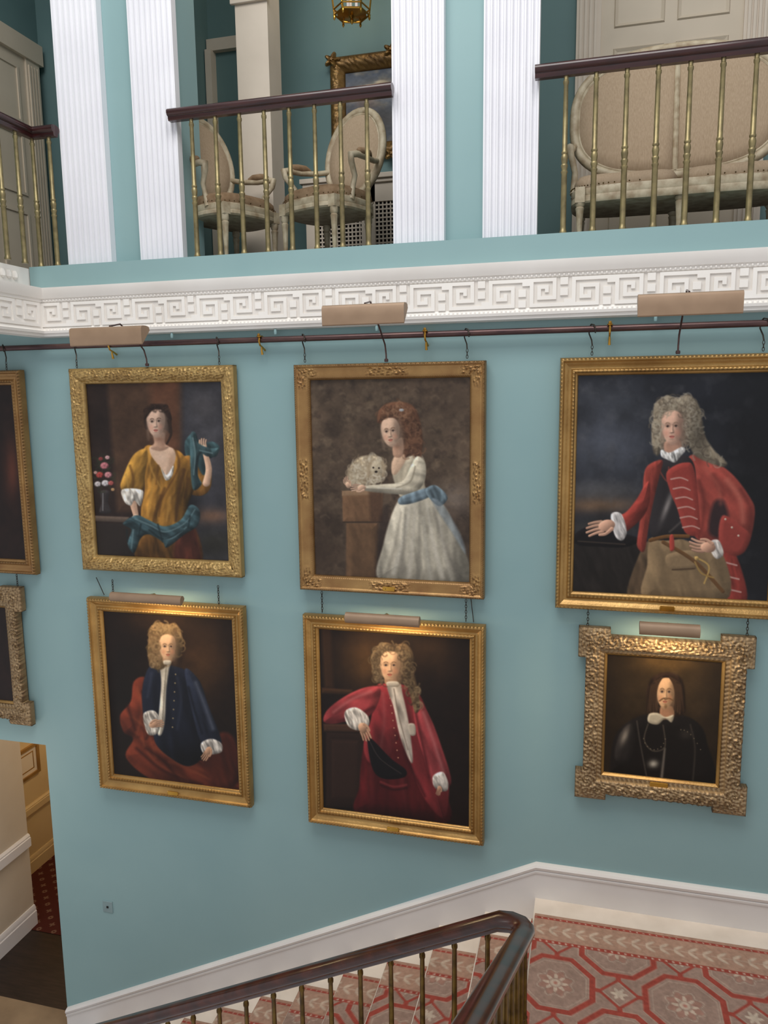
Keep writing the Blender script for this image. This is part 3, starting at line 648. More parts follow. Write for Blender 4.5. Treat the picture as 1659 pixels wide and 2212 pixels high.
def paint_officer():
    p=Paint([(1248,808),(1690,802),(1656,1303),(1238,1276)],430,490,(34,36,43),3)
    p.glow(1310,960,110,110,(76,80,90),0.7); p.glow(1340,870,100,30,(66,70,78),0.5,10); p.glow(1290,1090,90,18,(134,100,70),0.75); p.glow(1300,1060,90,20,(102,98,94),0.5); p.glow(1640,1050,90,260,(16,17,21),0.9); p.glow(1560,860,120,60,(25,27,34),0.8)
    p.mottle(0.3,50); p.mottle(0.3,30,(88,88,92),9); p.glow(1640,1000,80,300,(16,17,21),0.8); p.glow(1300,1140,80,20,(50,48,42),0.7)
    p.poly([(1236,1172),(1300,1160),(1370,1165),(1400,1190),(1380,1290),(1236,1285)],(34,30,28),4,0.2,16,tex=0.3)
    p.poly([(1238,1160),(1262,1140),(1300,1134),(1340,1150),(1382,1166),(1350,1182),(1290,1180),(1250,1176)],(20,18,20),1.6,0.5,10); p.stroke([(1250,1168),(1300,1172),(1350,1176)],1.5,1.5,(70,58,48),1.4,0.7)
    p.poly([(1556,1180),(1588,1200),(1612,1300),(1548,1300),(1540,1220)],(142,52,44),2,0.4,14,tex=0.3,ta=80)
    for y in (1218,1248,1276): p.stroke([(1568+(y-1218)*0.1,y),(1590+(y-1218)*0.15,y+6)],1.8,1.8,(190,156,146),1.4,0.8)
    p.poly([(1368,1230),(1400,1170),(1416,1250),(1400,1300),(1356,1290)],(86,68,50),2,0.3,12,tex=0.3,ta=80)
    p.poly([(1404,1165),(1450,1160),(1510,1180),(1560,1200),(1566,1300),(1396,1298),(1398,1220)],(122,100,72),2,0.4,34,tex=0.2,ta=75,tf=0.08)
    p.poly([(1440,1200),(1500,1192),(1505,1228),(1450,1232)],(134,110,80),1.6,0.3,10); p.stroke([(1452,1232),(1500,1230)],1.5,1.5,(80,60,42),1.4)
    p.poly([(1490,985),(1530,992),(1580,1025),(1618,1075),(1630,1110),(1616,1180),(1588,1202),(1555,1186),(1530,1180),(1500,1160),(1490,1100),(1480,1030)],(148,62,52),2,0.5,38,tex=0.22,ta=50,tf=0.08)
    p.poly([(1540,1090),(1562,1084),(1574,1130),(1560,1165),(1530,1150)],(32,28,32),5,0,8,al=0.85)
    for q,c,w_,al in (([(1570,1040),(1598,1080),(1604,1130)],(188,104,86),6,0.6),([(1540,1030),(1560,1070)],(92,34,30),6,0.6),([(1580,1196),(1612,1176)],(96,34,30),3,0.6),([(1520,1010),(1550,1050),(1556,1090)],(178,90,74),4,0.5),([(1600,1060),(1622,1110),(1612,1170)],(94,36,32),4,0.6),([(1510,1040),(1520,1090),(1514,1150)],(86,32,28),4,0.6)):
        p.stroke(q,w_,w_*0.7,c,7,al)
    p.poly([(1560,1116),(1600,1140),(1618,1160),(1606,1196),(1578,1202),(1552,1170)],(142,56,48),2.2,0.4,12)
    for x,y in ((1566,1124),(1580,1142),(1594,1160)): p.ell(x,y,2.4,2.4,(190,170,152),1,0.3)
    p.poly([(1412,1005),(1440,990),(1480,985),(1500,1010),(1502,1080),(1496,1150),(1466,1166),(1410,1162),(1404,1100)],(40,36,38),1.8,0.45,28)
    p.glow(1440,1095,6,32,(146,138,134),0.85,20); p.stroke([(1446,1150),(1480,1120)],2,2,(100,90,84),3,0.6); p.stroke([(1420,1010),(1440,1040),(1444,1010)],1.6,1.6,(132,60,50),1.6,0.7)
    p.poly([(1400,1005),(1430,995),(1424,1030),(1412,1080),(1402,1130),(1392,1190),(1376,1180),(1380,1140),(1388,1080),(1390,1030)],(146,58,48),1.8,0.45,12,tex=0.25,ta=85)
    p.poly([(1400,1040),(1404,1080),(1388,1118),(1350,1150),(1326,1146),(1322,1118),(1350,1108),(1374,1080)],(134,50,42),1.8,0.5,16,tex=0.25,ta=140)
    p.poly([(1440,1020),(1478,1000),(1500,1020),(1512,1150),(1500,1160),(1478,1150),(1462,1100),(1446,1060)],(148,56,48),1.6,0.35,12)
    for k in range(6):
        y=1036+k*21; x=1449+k*5; p.stroke([(x,y),(x+20,y-3),(x+36,y+3)],1.8,1.4,(198,158,146),1.3,0.8)
    p.stroke([(1404,1168),(1440,1160),(1486,1160)],4,4,(106,70,36),1.4,1,0.3); p.stroke([(1432,1172),(1500,1215),(1560,1280)],4,4,(102,70,40),1.5,1,0.3); p.poly([(1446,1160),(1454,1158),(1456,1186),(1450,1192),(1446,1186)],(170,62,52),1.3,0.3,5)
    p.stroke([(1500,1205),(1530,1225),(1520,1262)],1.8,1.8,(176,142,80),1.2); p.stroke([(1500,1216),(1514,1240),(1540,1250)],1.8,1.8,(150,118,64),1.2); p.ell(1504,1208,4.5,4.5,(180,146,86),1.1,0.4)
    p.poly([(1534,1172),(1552,1170),(1562,1198),(1548,1210),(1536,1196)],(190,182,174),1.5,0.45,8,tex=0.4,tf=0.25); p.hand(1544,1186,186,60,(206,156,128),-14,-1)
    p.poly([(1320,1112),(1342,1110),(1354,1148),(1344,1168),(1328,1156)],(190,184,180),1.5,0.45,8,tex=0.4,tf=0.25); p.hand(1328,1132,170,66,(210,160,132),-8,1)
    wg=[(1410,905),(1414,872),(1440,854),(1462,860),(1486,852),(1508,872),(1516,905),(1524,945),(1546,978),(1570,1002),(1558,1010),(1528,1000),(1500,985),(1484,962),(1440,965),(1418,985),(1407,950)]
    p.poly(wg,(128,116,97),2.4,0.45,22,tex=0.3); p.curls(wg,170,[(164,152,130),(108,94,77),(144,130,108),(176,166,145),(86,74,62)],(5,10))
    p.poly([(1436,955),(1466,950),(1472,980),(1448,990),(1436,980)],(182,136,112),1.8,0.25,8)
    p.face(1452,924,52,74,-2,-0.2,(226,178,152),(210,132,110),(170,80,72),(130,104,80))
    wf=[(1411,900),(1417,868),(1440,855),(1460,865),(1486,853),(1507,876),(1511,930),(1498,962),(1483,930),(1479,900),(1459,885),(1432,897),(1423,940),(1413,960),(1408,930)]
    p.curls(wf,110,[(168,156,134),(114,100,83),(148,134,112),(180,170,150),(90,78,65)],(4,9)); p.shade(1505,950,18,60,0.7)
    p.poly([(1428,972),(1446,978),(1472,966),(1480,974),(1468,988),(1457,1000),(1440,993),(1428,986)],(192,189,184),1.5,0.4,8,tex=0.6,tf=0.3)
    p.mottle(0.05,5,seed=8); return p
def paint_gent_blue():
    p=Paint([(215,1325),(497,1340),(513,1715),(243,1673)],320,390,(27,17,12),4)
    p.glow(430,1440,60,80,(80,52,26),0.7); p.glow(350,1340,80,24,(54,34,17),0.6); p.glow(260,1500,40,120,(20,13,9),0.8); p.mottle(0.2,24)
    p.poly([(282,1478),(306,1468),(330,1500),(338,1560),(330,1600),(400,1640),(470,1660),(512,1690),(514,1720),(430,1708),(330,1690),(268,1640),(282,1600),(262,1585),(254,1550),(276,1520)],(98,40,24),2,0.5,30,tex=0.5,ta=40,tf=0.07)
    for q in (((290,1490),(300,1540),(290,1590)),((275,1550),(310,1580),(330,1640)),((330,1620),(390,1660),(450,1690)),((300,1600),(330,1650),(400,1690)),((360,1650),(420,1664),(490,1698))): p.stroke(q,3,2,(150,72,42),5,0.5)
    for q in (((300,1500),(322,1560),(310,1600)),((290,1620),(350,1670),(430,1700)),((350,1620),(420,1650),(480,1690)),((270,1530),(286,1580)),((310,1620),(350,1650),(380,1690))): p.stroke(q,3,2,(46,16,11),5,0.7)
    p.poly([(430,1650),(470,1590),(505,1610),(514,1690),(470,1710)],(66,27,17),4,0.4,16,tex=0.4,tf=0.08)
    p.poly([(312,1450),(336,1436),(352,1440),(392,1452),(420,1480),(430,1540),(424,1590),(430,1640),(400,1660),(360,1640),(330,1610),(322,1570),(306,1560),(300,1500)],(22,26,38),1.8,0.5,26,tex=0.3,ta=80,tf=0.08)
    p.poly([(392,1452),(424,1476),(444,1530),(464,1580),(472,1616),(440,1628),(424,1600),(410,1550)],(31,36,50),1.8,0.55,20,tex=0.4,ta=65,tf=0.09)
    p.stroke([(416,1480),(436,1530),(454,1580)],3,4,(104,110,126),6,0.55); p.stroke([(400,1490),(414,1540),(430,1590)],2,2,(10,12,19),4,0.7); p.stroke([(376,1470),(384,1520),(376,1580)],2.5,2,(52,58,76),5,0.5); p.stroke([(320,1460),(312,1510)],3,2,(58,64,84),5,0.6)
    for k in range(7): p.ell(372-k*1,1462+k*19,1.8,1.8,(134,118,88),1,0.3)
    p.shade(400,1640,50,26,0.5)
    p.poly([(338,1434),(360,1434),(357,1455),(352,1500),(350,1560),(343,1590),(334,1588),(337,1540),(341,1480)],(190,179,160),1.8,0.35,9,tex=0.45,ta=85)
    p.stroke([(352,1440),(348,1500),(344,1570)],1,1,(122,112,95),1.6,0.75)
    p.poly([(304,1546),(326,1540),(340,1560),(334,1588),(316,1592),(306,1572)],(184,175,162),1.5,0.5,8,tex=0.6,tf=0.25); p.hand(316,1572,-12,34,(206,158,124),16,1)
    p.poly([(428,1612),(450,1602),(472,1612),(474,1630),(456,1636),(434,1634)],(174,166,156),1.5,0.5,8,tex=0.6,tf=0.25); p.hand(448,1620,118,34,(198,150,116),10,1)
    wg=[(313,1385),(315,1362),(334,1348),(352,1354),(370,1350),(384,1370),(387,1405),(379,1425),(366,1430),(340,1452),(318,1444),(311,1415)]
    p.poly(wg,(118,92,60),2,0.45,16,tex=0.3); p.curls(wg,110,[(150,121,82),(96,77,46),(132,104,68),(162,134,96),(80,60,38)],(4,8))
    p.poly([(346,1422),(362,1422),(362,1436),(346,1436)],(180,134,100),1.6,0.2,6)
    p.face(354,1404,40,58,0,0.22,(220,174,134),(204,128,92),(160,78,58),(110,76,48),-1)
    p.curls([(316,1380),(322,1358),(352,1354),(380,1364),(382,1382),(372,1374),(352,1371),(336,1380),(333,1430),(318,1430)],55,[(152,123,84),(102,76,48),(136,106,71)],(3,7)); p.shade(380,1410,9,30,0.75)
    p.poly([(346,1432),(361,1432),(360,1440),(347,1440)],(190,178,158),1.4,0.3,5)
    p.mottle(0.05,5,seed=8); return p
def paint_gent_red():
    p=Paint([(685,1360),(1013,1382),(1017,1786),(700,1747)],350,430,(25,16,12),5)
    p.glow(790,1430,60,60,(98,66,32),0.7); p.glow(930,1410,60,50,(60,40,22),0.6); p.mottle(0.2,28)
    p.poly([(690,1350),(712,1352),(720,1490),(700,1490)],(54,34,20),4,0.2,8,False); p.poly([(694,1488),(760,1492),(764,1502),(694,1500)],(62,40,24),2,0.3,6,False)
    p.poly([(698,1566),(800,1566),(802,1584),(700,1582)],(68,43,30),2,0.3,6,False); p.poly([(704,1584),(790,1586),(788,1745),(706,1745)],(40,26,20),2,0.2,10,False); p.poly([(716,1600),(776,1602),(774,1730),(718,1728)],(48,31,24),3,0.2,8,False)
    p.poly([(792,1600),(850,1590),(920,1600),(960,1700),(966,1778),(780,1762),(778,1700)],(78,19,21),2.4,0.45,34,tex=0.35,ta=85,tf=0.08)
    p.poly([(812,1484),(838,1476),(880,1484),(908,1506),(930,1560),(948,1620),(968,1680),(972,1720),(962,1768),(930,1740),(906,1700),(888,1650),(860,1600),(838,1640),(800,1650),(786,1610),(800,1560),(806,1520)],(126,39,42),2,0.48,32,tex=0.3,ta=70,tf=0.08)
    p.poly([(812,1484),(822,1500),(806,1540),(780,1558),(750,1560),(716,1566),(698,1560),(706,1536),(738,1510),(778,1490)],(146,53,55),1.8,0.5,18,tex=0.35,ta=160,tf=0.09)
    p.stroke([(800,1496),(760,1512),(720,1540)],3,2,(198,116,112),5,0.55); p.stroke([(806,1530),(770,1548),(730,1560)],3,2,(70,18,21),5,0.8)
    p.poly([(892,1500),(924,1540),(950,1600),(976,1680),(968,1700),(936,1690),(918,1640),(898,1570)],(146,55,58),1.8,0.5,18,tex=0.35,ta=68,tf=0.09)
    p.stroke([(914,1540),(940,1610),(960,1670)],3,3,(198,122,119),5,0.5); p.stroke([(898,1540),(914,1610),(930,1680)],2.5,2.5,(64,15,18),5,0.8); p.stroke([(826,1500),(830,1560),(820,1630)],3,3,(172,84,83),5,0.45); p.stroke([(868,1600),(890,1660),(920,1720)],3,2,(52,12,15),5,0.75)
    p.stroke([(800,1660),(806,1740)],4,3,(110,35,36),7,0.5); p.stroke([(870,1680),(880,1760)],4,3,(112,37,38),7,0.5); p.shade(860,1770,110,36,0.5); p.shade(816,1600,20,50,0.6)
    p.poly([(836,1478),(862,1476),(869,1500),(881,1550),(889,1600),(893,1646),(884,1640),(864,1590),(850,1530),(839,1500)],(184,171,156),1.8,0.4,10,tex=0.45,ta=75)
    p.stroke([(850,1490),(862,1550),(882,1620)],1.2,1,(116,101,88),1.8,0.75); p.poly([(882,1566),(896,1566),(898,1588),(886,1588)],(176,164,147),1.4,0.3,5)
    for k in range(9): p.ell(842+k*2.4,1510+k*16,1.6,1.6,(178,122,98),1,0.3)
    p.stroke([(824,1690),(852,1700),(880,1696)],2,2,(136,52,52),2.8,0.65); p.stroke([(824,1697),(852,1707),(880,1703)],2,2,(40,9,11),2.8,0.7)
    p.poly([(794,1596),(806,1600),(846,1640),(878,1664),(874,1680),(836,1684),(812,1672),(800,1640)],(15,12,14),1.5,0.5,8); p.stroke([(800,1604),(822,1640),(868,1672)],1,1,(66,56,52),1.4,0.7)
    p.poly([(744,1540),(768,1530),(794,1548),(796,1570),(776,1580),(752,1570)],(184,174,162),1.5,0.5,8,tex=0.6,tf=0.25); p.hand(778,1564,64,44,(206,156,122),6,1)
    p.poly([(938,1676),(958,1668),(970,1690),(968,1708),(950,1708),(938,1696)],(174,166,156),1.5,0.5,8,tex=0.6,tf=0.25); p.hand(952,1698,100,22,(194,144,114),10,1)
    wg=[(801,1430),(806,1404),(829,1390),(852,1396),(873,1392),(890,1413),(892,1450),(902,1490),(907,1530),(896,1540),(884,1500),(872,1480),(826,1478),(807,1472)]
    p.poly(wg,(90,71,49),2,0.45,18,tex=0.3); p.curls(wg,150,[(126,106,77),(70,54,37),(108,88,62),(140,119,88),(52,40,28)],(4,9))
    p.poly([(832,1460),(852,1460),(854,1480),(832,1480)],(180,132,98),1.6,0.2,6)
    p.face(841,1442,48,65,0,-0.05,(222,174,134),(204,126,94),(164,78,60),(96,66,44),-1)
    p.curls([(804,1428),(812,1400),(846,1393),(880,1400),(888,1440),(886,1480),(872,1480),(868,1430),(846,1411),(824,1420),(819,1466),(808,1466)],80,[(132,111,82),(80,62,42),(112,91,66),(60,46,32)],(3,8)); p.shade(884,1450,10,50,0.75)
    p.poly([(835,1475),(857,1474),(860,1483),(838,1485)],(188,174,156),1.4,0.3,5)
    p.mottle(0.05,5,seed=8); return p
def paint_armour():
    p=Paint([(1310,1413),(1558,1436),(1545,1698),(1305,1668)],290,320,(38,28,18),6)
    p.glow(1440,1430,80,34,(110,80,38),0.7); p.glow(1500,1500,50,60,(74,56,34),0.6); p.glow(1380,1500,40,50,(66,50,30),0.6); p.mottle(0.2,26)
    p.poly([(1318,1666),(1326,1600),(1350,1566),(1392,1546),(1420,1552),(1470,1548),(1508,1568),(1526,1610),(1530,1700),(1318,1670)],(22,19,18),2,0.5,26)
    p.poly([(1330,1640),(1338,1590),(1362,1566),(1374,1600),(1362,1650)],(38,34,32),2.4,0.6,16)
    p.glow(1350,1592,7,18,(160,146,128),0.8,20); p.glow(1412,1652,10,8,(200,190,170),0.85); p.stroke([(1436,1620),(1430,1680)],2,3,(138,126,112),3,0.7); p.stroke([(1376,1560),(1384,1610),(1400,1690)],1.5,1.5,(78,70,62),2,0.7); p.stroke([(1490,1570),(1500,1620),(1496,1690)],1.5,1.5,(70,62,54),3,0.7); p.glow(1480,1590,12,10,(60,52,46),0.6)
    p.stroke([(1400,1566),(1392,1600),(1410,1624),(1436,1616),(1432,1570)],1.6,1.6,(84,74,62),1.6,0.7)
    for k in range(9): a=k/8*2.6+0.3; p.ell(1414+24*math.cos(a),1590+32*math.sin(a),1.3,1.3,(130,114,90),0.9,0.2,0.7)
    for k in range(7): p.ell(1470+k*7,1580+k*k*1.2,1.2,1.2,(110,96,76),0.9,0.2)
    hr=[(1400,1540),(1396,1510),(1399,1482),(1411,1464),(1436,1456),(1460,1461),(1474,1478),(1478,1510),(1478,1542),(1460,1552),(1440,1542),(1416,1550)]
    p.poly(hr,(40,27,20),2.6,0.3,12,tex=0.4,ta=80,tf=0.16)
    p.poly([(1427,1530),(1451,1530),(1454,1552),(1428,1556)],(170,120,88),1.8,0.25,6)
    p.face(1437,1501,43,68,2,-0.1,(218,170,126),(200,124,86),(156,78,58),(84,56,36),-1)
    p.poly([(1409,1494),(1411,1472),(1422,1461),(1438,1457),(1455,1461),(1466,1474),(1469,1496),(1461,1484),(1452,1471),(1438,1467),(1423,1471),(1415,1484)],(46,31,23),2.2,0.35,6)
    for sx in (1,-1):
        for k in range(18):
            x0=1437+sx*(15+k*0.95); c=[(70,49,34),(40,28,20),(88,63,43),(52,36,26)][k%4]
            p.stroke([(x0-sx*7,1466+k*0.7),(x0+sx*2,1484),(x0+sx*6,1510),(x0+sx*(3+k*0.35)+math.sin(k)*2,1536+(k*7)%12)],1.7,1.2,c,1.8,0.75)
    p.stroke([(1424,1517),(1432,1512),(1437,1514),(1444,1512),(1453,1517)],1.6,1.2,(106,74,46),1.3,0.85); p.ell(1437,1529,3.2,4.5,(122,86,54),2,0.2,0.7)
    p.poly([(1402,1545),(1420,1543),(1437,1552),(1454,1548),(1450,1564),(1436,1556),(1420,1568),(1400,1562)],(186,172,146),1.6,0.35,6)
    p.mottle(0.05,5,seed=8); return p
def paint_dark(c,W,H,seed,red=None):
    p=Paint(c,W,H,(34,20,16),seed); p.mottle(0.3,20)
    if red: p.glow(*red)
    return p
def paint_clouds():
    p=Paint([(722,118),(905,100),(905,320),(722,335)],150,150,(72,82,98),9); p.mottle(0.6,24,(140,130,112),4); p.glow(800,170,50,24,(190,172,140),0.8); p.glow(760,210,20,30,(150,112,88),0.6); p.glow(790,260,50,40,(52,48,46),0.85); p.mottle(0.3,12,seed=3)
    for x,y in ((790,152),(770,170),(812,165)): p.ell(x,y,12,6,(206,188,154),3,0.3,0.8)
    return p

# ---------------------------------------------------------------- frames
def leafy(s,t,seed):
    a=np.abs(np.sin(s*55+1.6*np.sin(s*27)+t*40)); b=np.abs(np.sin(t*150+s*30))
    n=vn(s*95,t*95,seed)
    return 0.45*a*b+0.75*n
def frame_mesh(x0,x1,z0,z1,fw,yb,prof,carve,name,mt,parent,nt=18,ds=0.007):
    ts=np.linspace(0,fw,nt); hp=np.interp(ts,[p[0]*fw for p in prof],[p[1] for p in prof])
    ts=np.concatenate([[0],ts,[fw]]); hp=np.concatenate([[0.0],hp,[0.004]])
    V=[];Fc=[];off=0
    cor=lambda t:[(x0+t,z1-t),(x1-t,z1-t),(x1-t,z0+t),(x0+t,z0+t)]
    for side in range(4):
        L=(x1-x0) if side%2==0 else (z1-z0); ns=int(L/ds)
        ss=np.linspace(0,1,ns)
        for j,t in enumerate(ts):
            c=cor(t); a=np.array(c[side]);b=np.array(c[(side+1)%4]); P=a+(b-a)*ss[:,None]
            sl=t+ss*(L-2*t)
            h=hp[j]+ (carve(sl,np.full_like(sl,t),L,fw) if 0<j<len(ts)-1 else 0)
            for k in range(ns): V.append((P[k,0],yb-float(h[k] if hasattr(h,'__len__') else h),P[k,1]))
        m=len(ts)
        for j in range(m-1):
            for k in range(ns-1):
                Fc.append((off+j*ns+k,off+j*ns+k+1,off+(j+1)*ns+k+1,off+(j+1)*ns+k))
        off+=m*ns
    mb=MB(); mb.v=V; mb.f=Fc; return mb.build(name,mt,parent,smooth=60,recalc=False)
win=lambda t,a,b,s=0.004:np.clip((t-a)/s,0,1)*np.clip((b-t)/s,0,1)
def carve_all(s,t,L,fw): return 0.014*(leafy(s*1.25,t*1.25,1)-0.4)*win(t,fw*0.08,fw*0.9,0.006)
def carve_patch(s,t,L,fw):
    m=np.zeros_like(s)
    for c,w in ((0,0.17),(L/2,0.15),(L,0.17)): m=np.maximum(m,np.clip((w-np.abs(s-c))/0.03,0,1))
    return 0.016*(leafy(s*1.15,t*1.15,2)-0.25)*m*win(t,fw*0.22,fw*0.80,0.008)+0.003*np.sin(s*420)*win(t,fw*0.02,fw*0.12)+0.0025*np.sin(s*420)*win(t,fw*0.86,fw*0.95)
def carve_band(s,t,L,fw): return 0.005*np.abs(np.sin(s*130))*win(t,fw*0.68,fw*0.86,0.004)+0.004*np.sin(s*260)*win(t,fw*0.04,fw*0.14,0.003)+0.001*vn(s*60,t*60,3)
PR_C=[(0,0.05),(0.12,0.065),(0.3,0.072),(0.55,0.07),(0.75,0.052),(0.88,0.035),(0.93,0.036),(1,0.025)]
PR_F=[(0,0.055),(0.08,0.068),(0.18,0.066),(0.24,0.056),(0.5,0.050),(0.75,0.046),(0.82,0.044),(0.9,0.04),(1,0.024)]
PR_O=[(0,0.045),(0.08,0.066),(0.2,0.066),(0.27,0.050),(0.34,0.046),(0.5,0.032),(0.62,0.030),(0.68,0.042),(0.8,0.044),(0.86,0.028),(0.93,0.026),(1,0.016)]
K=0.985
def portrait(ox,oz,ix,iz,p,carve,prof,mt,label,plate=True,category='framed portrait'):
    x0,x1=[a*K for a in ox]; z0,z1=[a*K for a in oz]; a0,a1=[a*K for a in ix]; b0,b1=[a*K for a in iz]
    e=thing('framed_portrait',((x0+x1)/2,0,z0),label,category)
    fw=((a0-x0)+(x1-a1)+(z1-b1)+(b0-z0))/4
    frame_mesh(x0,x1,z0,z1,fw,-0.022,prof,carve,'frame',mt,e,nt=26,ds=0.006)
    ax0,ax1,bz0,bz1=x0+fw-0.004,x1-fw+0.004,z0+fw-0.004,z1-fw+0.004
    Xg=ax0+(ax1-ax0)*p.U; Zg=bz1-(bz1-bz0)*p.V
    grid_obj('canvas',Xg,np.full_like(Xg,-0.036),Zg,p.lin(),CANVAS,e)
    m=MB(); m.box(x0+0.02,x1-0.02,-0.030,-0.004,z0+0.02,z1-0.02); m.build('backing_board',DARK,e,smooth=0)
    if plate:
        cx=(x0+x1)/2; yb=-0.022-0.066
        m=MB(); m.stack([(cx-0.045,z0+0.032),(cx-0.04,z0+0.024),(cx+0.04,z0+0.024),(cx+0.045,z0+0.032),(cx+0.045,z0+0.046),(cx+0.04,z0+0.054),(cx-0.04,z0+0.054),(cx-0.045,z0+0.046)],[(1,0),(1,0.004),(0.93,0.006)],lambda x,y,h:(x,yb+0.008-h,y)); m.build('nameplate',BRIGHT,e,smooth=0)
    return e
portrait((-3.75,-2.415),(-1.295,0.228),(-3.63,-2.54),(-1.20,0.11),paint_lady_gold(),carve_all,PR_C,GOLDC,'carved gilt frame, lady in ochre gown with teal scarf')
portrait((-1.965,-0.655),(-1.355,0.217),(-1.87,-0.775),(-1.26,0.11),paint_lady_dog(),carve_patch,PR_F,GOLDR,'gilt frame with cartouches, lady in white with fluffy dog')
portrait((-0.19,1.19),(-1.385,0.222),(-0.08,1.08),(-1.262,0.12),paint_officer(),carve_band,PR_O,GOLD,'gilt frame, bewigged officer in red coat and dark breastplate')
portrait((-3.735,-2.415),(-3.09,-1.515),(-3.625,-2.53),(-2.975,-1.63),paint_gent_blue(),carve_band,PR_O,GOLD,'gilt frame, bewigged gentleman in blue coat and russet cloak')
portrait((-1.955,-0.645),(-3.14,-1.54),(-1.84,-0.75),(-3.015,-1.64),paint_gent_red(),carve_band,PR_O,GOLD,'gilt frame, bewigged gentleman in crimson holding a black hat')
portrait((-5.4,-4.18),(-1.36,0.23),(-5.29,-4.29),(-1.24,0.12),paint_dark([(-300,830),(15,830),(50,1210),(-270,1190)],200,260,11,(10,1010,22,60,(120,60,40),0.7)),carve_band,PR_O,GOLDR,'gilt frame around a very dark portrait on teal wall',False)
def eared(ox,oz,fw,p,label,ear=0.2,step=0.045,plate=True):
    x0,x1=[a*K for a in ox]; z0,z1=[a*K for a in oz]
    e=thing('framed_portrait',((x0+x1)/2,0,z0),label,'framed portrait')
    d=0.0048; nx=int((x1-x0)/d)+1; nz=int((z1-z0)/d)+1
    X,Z=np.meshgrid(np.linspace(x0,x1,nx),np.linspace(z1,z0,nz))
    dx=np.minimum(X-x0,x1-X); dz=np.minimum(Z-z0,z1-Z)
    inside=~(((dx<step)&(dz>ear))|((dz<step)&(dx>ear)))
    dm=np.minimum(dx,dz); hole=dm>fw
    t=dm; s=np.where(dx<dz,Z-z0,X-x0)
    h=0.045+0.02*np.sin(np.clip(t/fw,0,1)*math.pi)+0.014*(leafy(s*1.2,t*1.2,5)-0.4)*win(t,0.012,fw*0.80,0.006)
    ph=(s%0.09)-0.045; tt=t-fw*0.45; rr=np.hypot(ph,tt); th=np.arctan2(tt,ph)
    h=h+0.009*np.sin(rr*210-2*th)*np.exp(-(rr/0.045)**2)*win(t,0.02,fw*0.78,0.01)
    h=h+0.006*np.abs(np.sin(s*95))*win(t,0.0,0.026,0.004)+0.005*np.abs(np.sin(s*120))*win(t,fw*0.72,fw*0.84,0.004)
    h=np.where(t>fw*0.84,0.034+0.006*np.abs(np.sin(s*110+t*60)),h)
    ok=inside&~hole
    idx=-np.ones(X.shape,int); V=[];Fc=[]
    ii=np.argwhere(ok); idx[ok]=np.arange(len(ii))
    V=[(X[a,b],-0.022-h[a,b],Z[a,b]) for a,b in ii]
    q=ok[:-1,:-1]&ok[1:,:-1]&ok[1:,1:]&ok[:-1,1:]
    for a,b in np.argwhere(q): Fc.append((idx[a,b],idx[a,b+1],idx[a+1,b+1],idx[a+1,b]))
    me=MB(); me.v=V; me.f=Fc; o=me.build('frame',GOLDS,e,smooth=60,recalc=False)
    bm=bmesh.new(); bm.from_mesh(o.data); be=[x for x in bm.edges if x.is_boundary]
    r=bmesh.ops.extrude_edge_only(bm,edges=be)
    for v in r['geom']:
        if isinstance(v,bmesh.types.BMVert): v.co.y=-0.022
    bm.to_mesh(o.data); bm.free()
    frame_mesh(x0+fw-0.012,x1-fw+0.012,z0+fw-0.012,z1-fw+0.012,0.03,-0.022,[(0,0.03),(0.5,0.034),(1,0.018)],lambda s,t,L,f:0*s,'slip',GOLD,e,nt=5,ds=0.1)
    a0,a1,b0,b1=x0+fw+0.014,x1-fw-0.014,z0+fw+0.014,z1-fw-0.014
    Xg=a0+(a1-a0)*p.U; Zg=b1-(b1-b0)*p.V
    grid_obj('canvas',Xg,np.full_like(Xg,-0.036),Zg,p.lin(),CANVAS,e)
    m=MB(); m.box(x0+0.06,x1-0.06,-0.03,-0.004,z0+0.06,z1-0.06); m.build('backing_board',DARK,e,smooth=0)
    if plate:
        cx=(x0+x1)/2; zz=z0+fw-0.03; m=MB(); m.box(cx-0.055,cx+0.055,-0.075,-0.06,zz,zz+0.03); m.build('nameplate',BRIGHT,e,smooth=0,bevel=0.003)
    return e
eared((-0.035,1.03),(-2.69,-1.503),0.165,paint_armour(),'scroll-carved eared gilt frame, man in black armour with white collar')
eared((-5.3,-4.345),(-2.635,-1.47),0.165,paint_dark([(-250,1310),(18,1310),(30,1515),(-240,1500)],120,140,12),'scroll-carved eared gilt frame around a very dark portrait',plate=False)

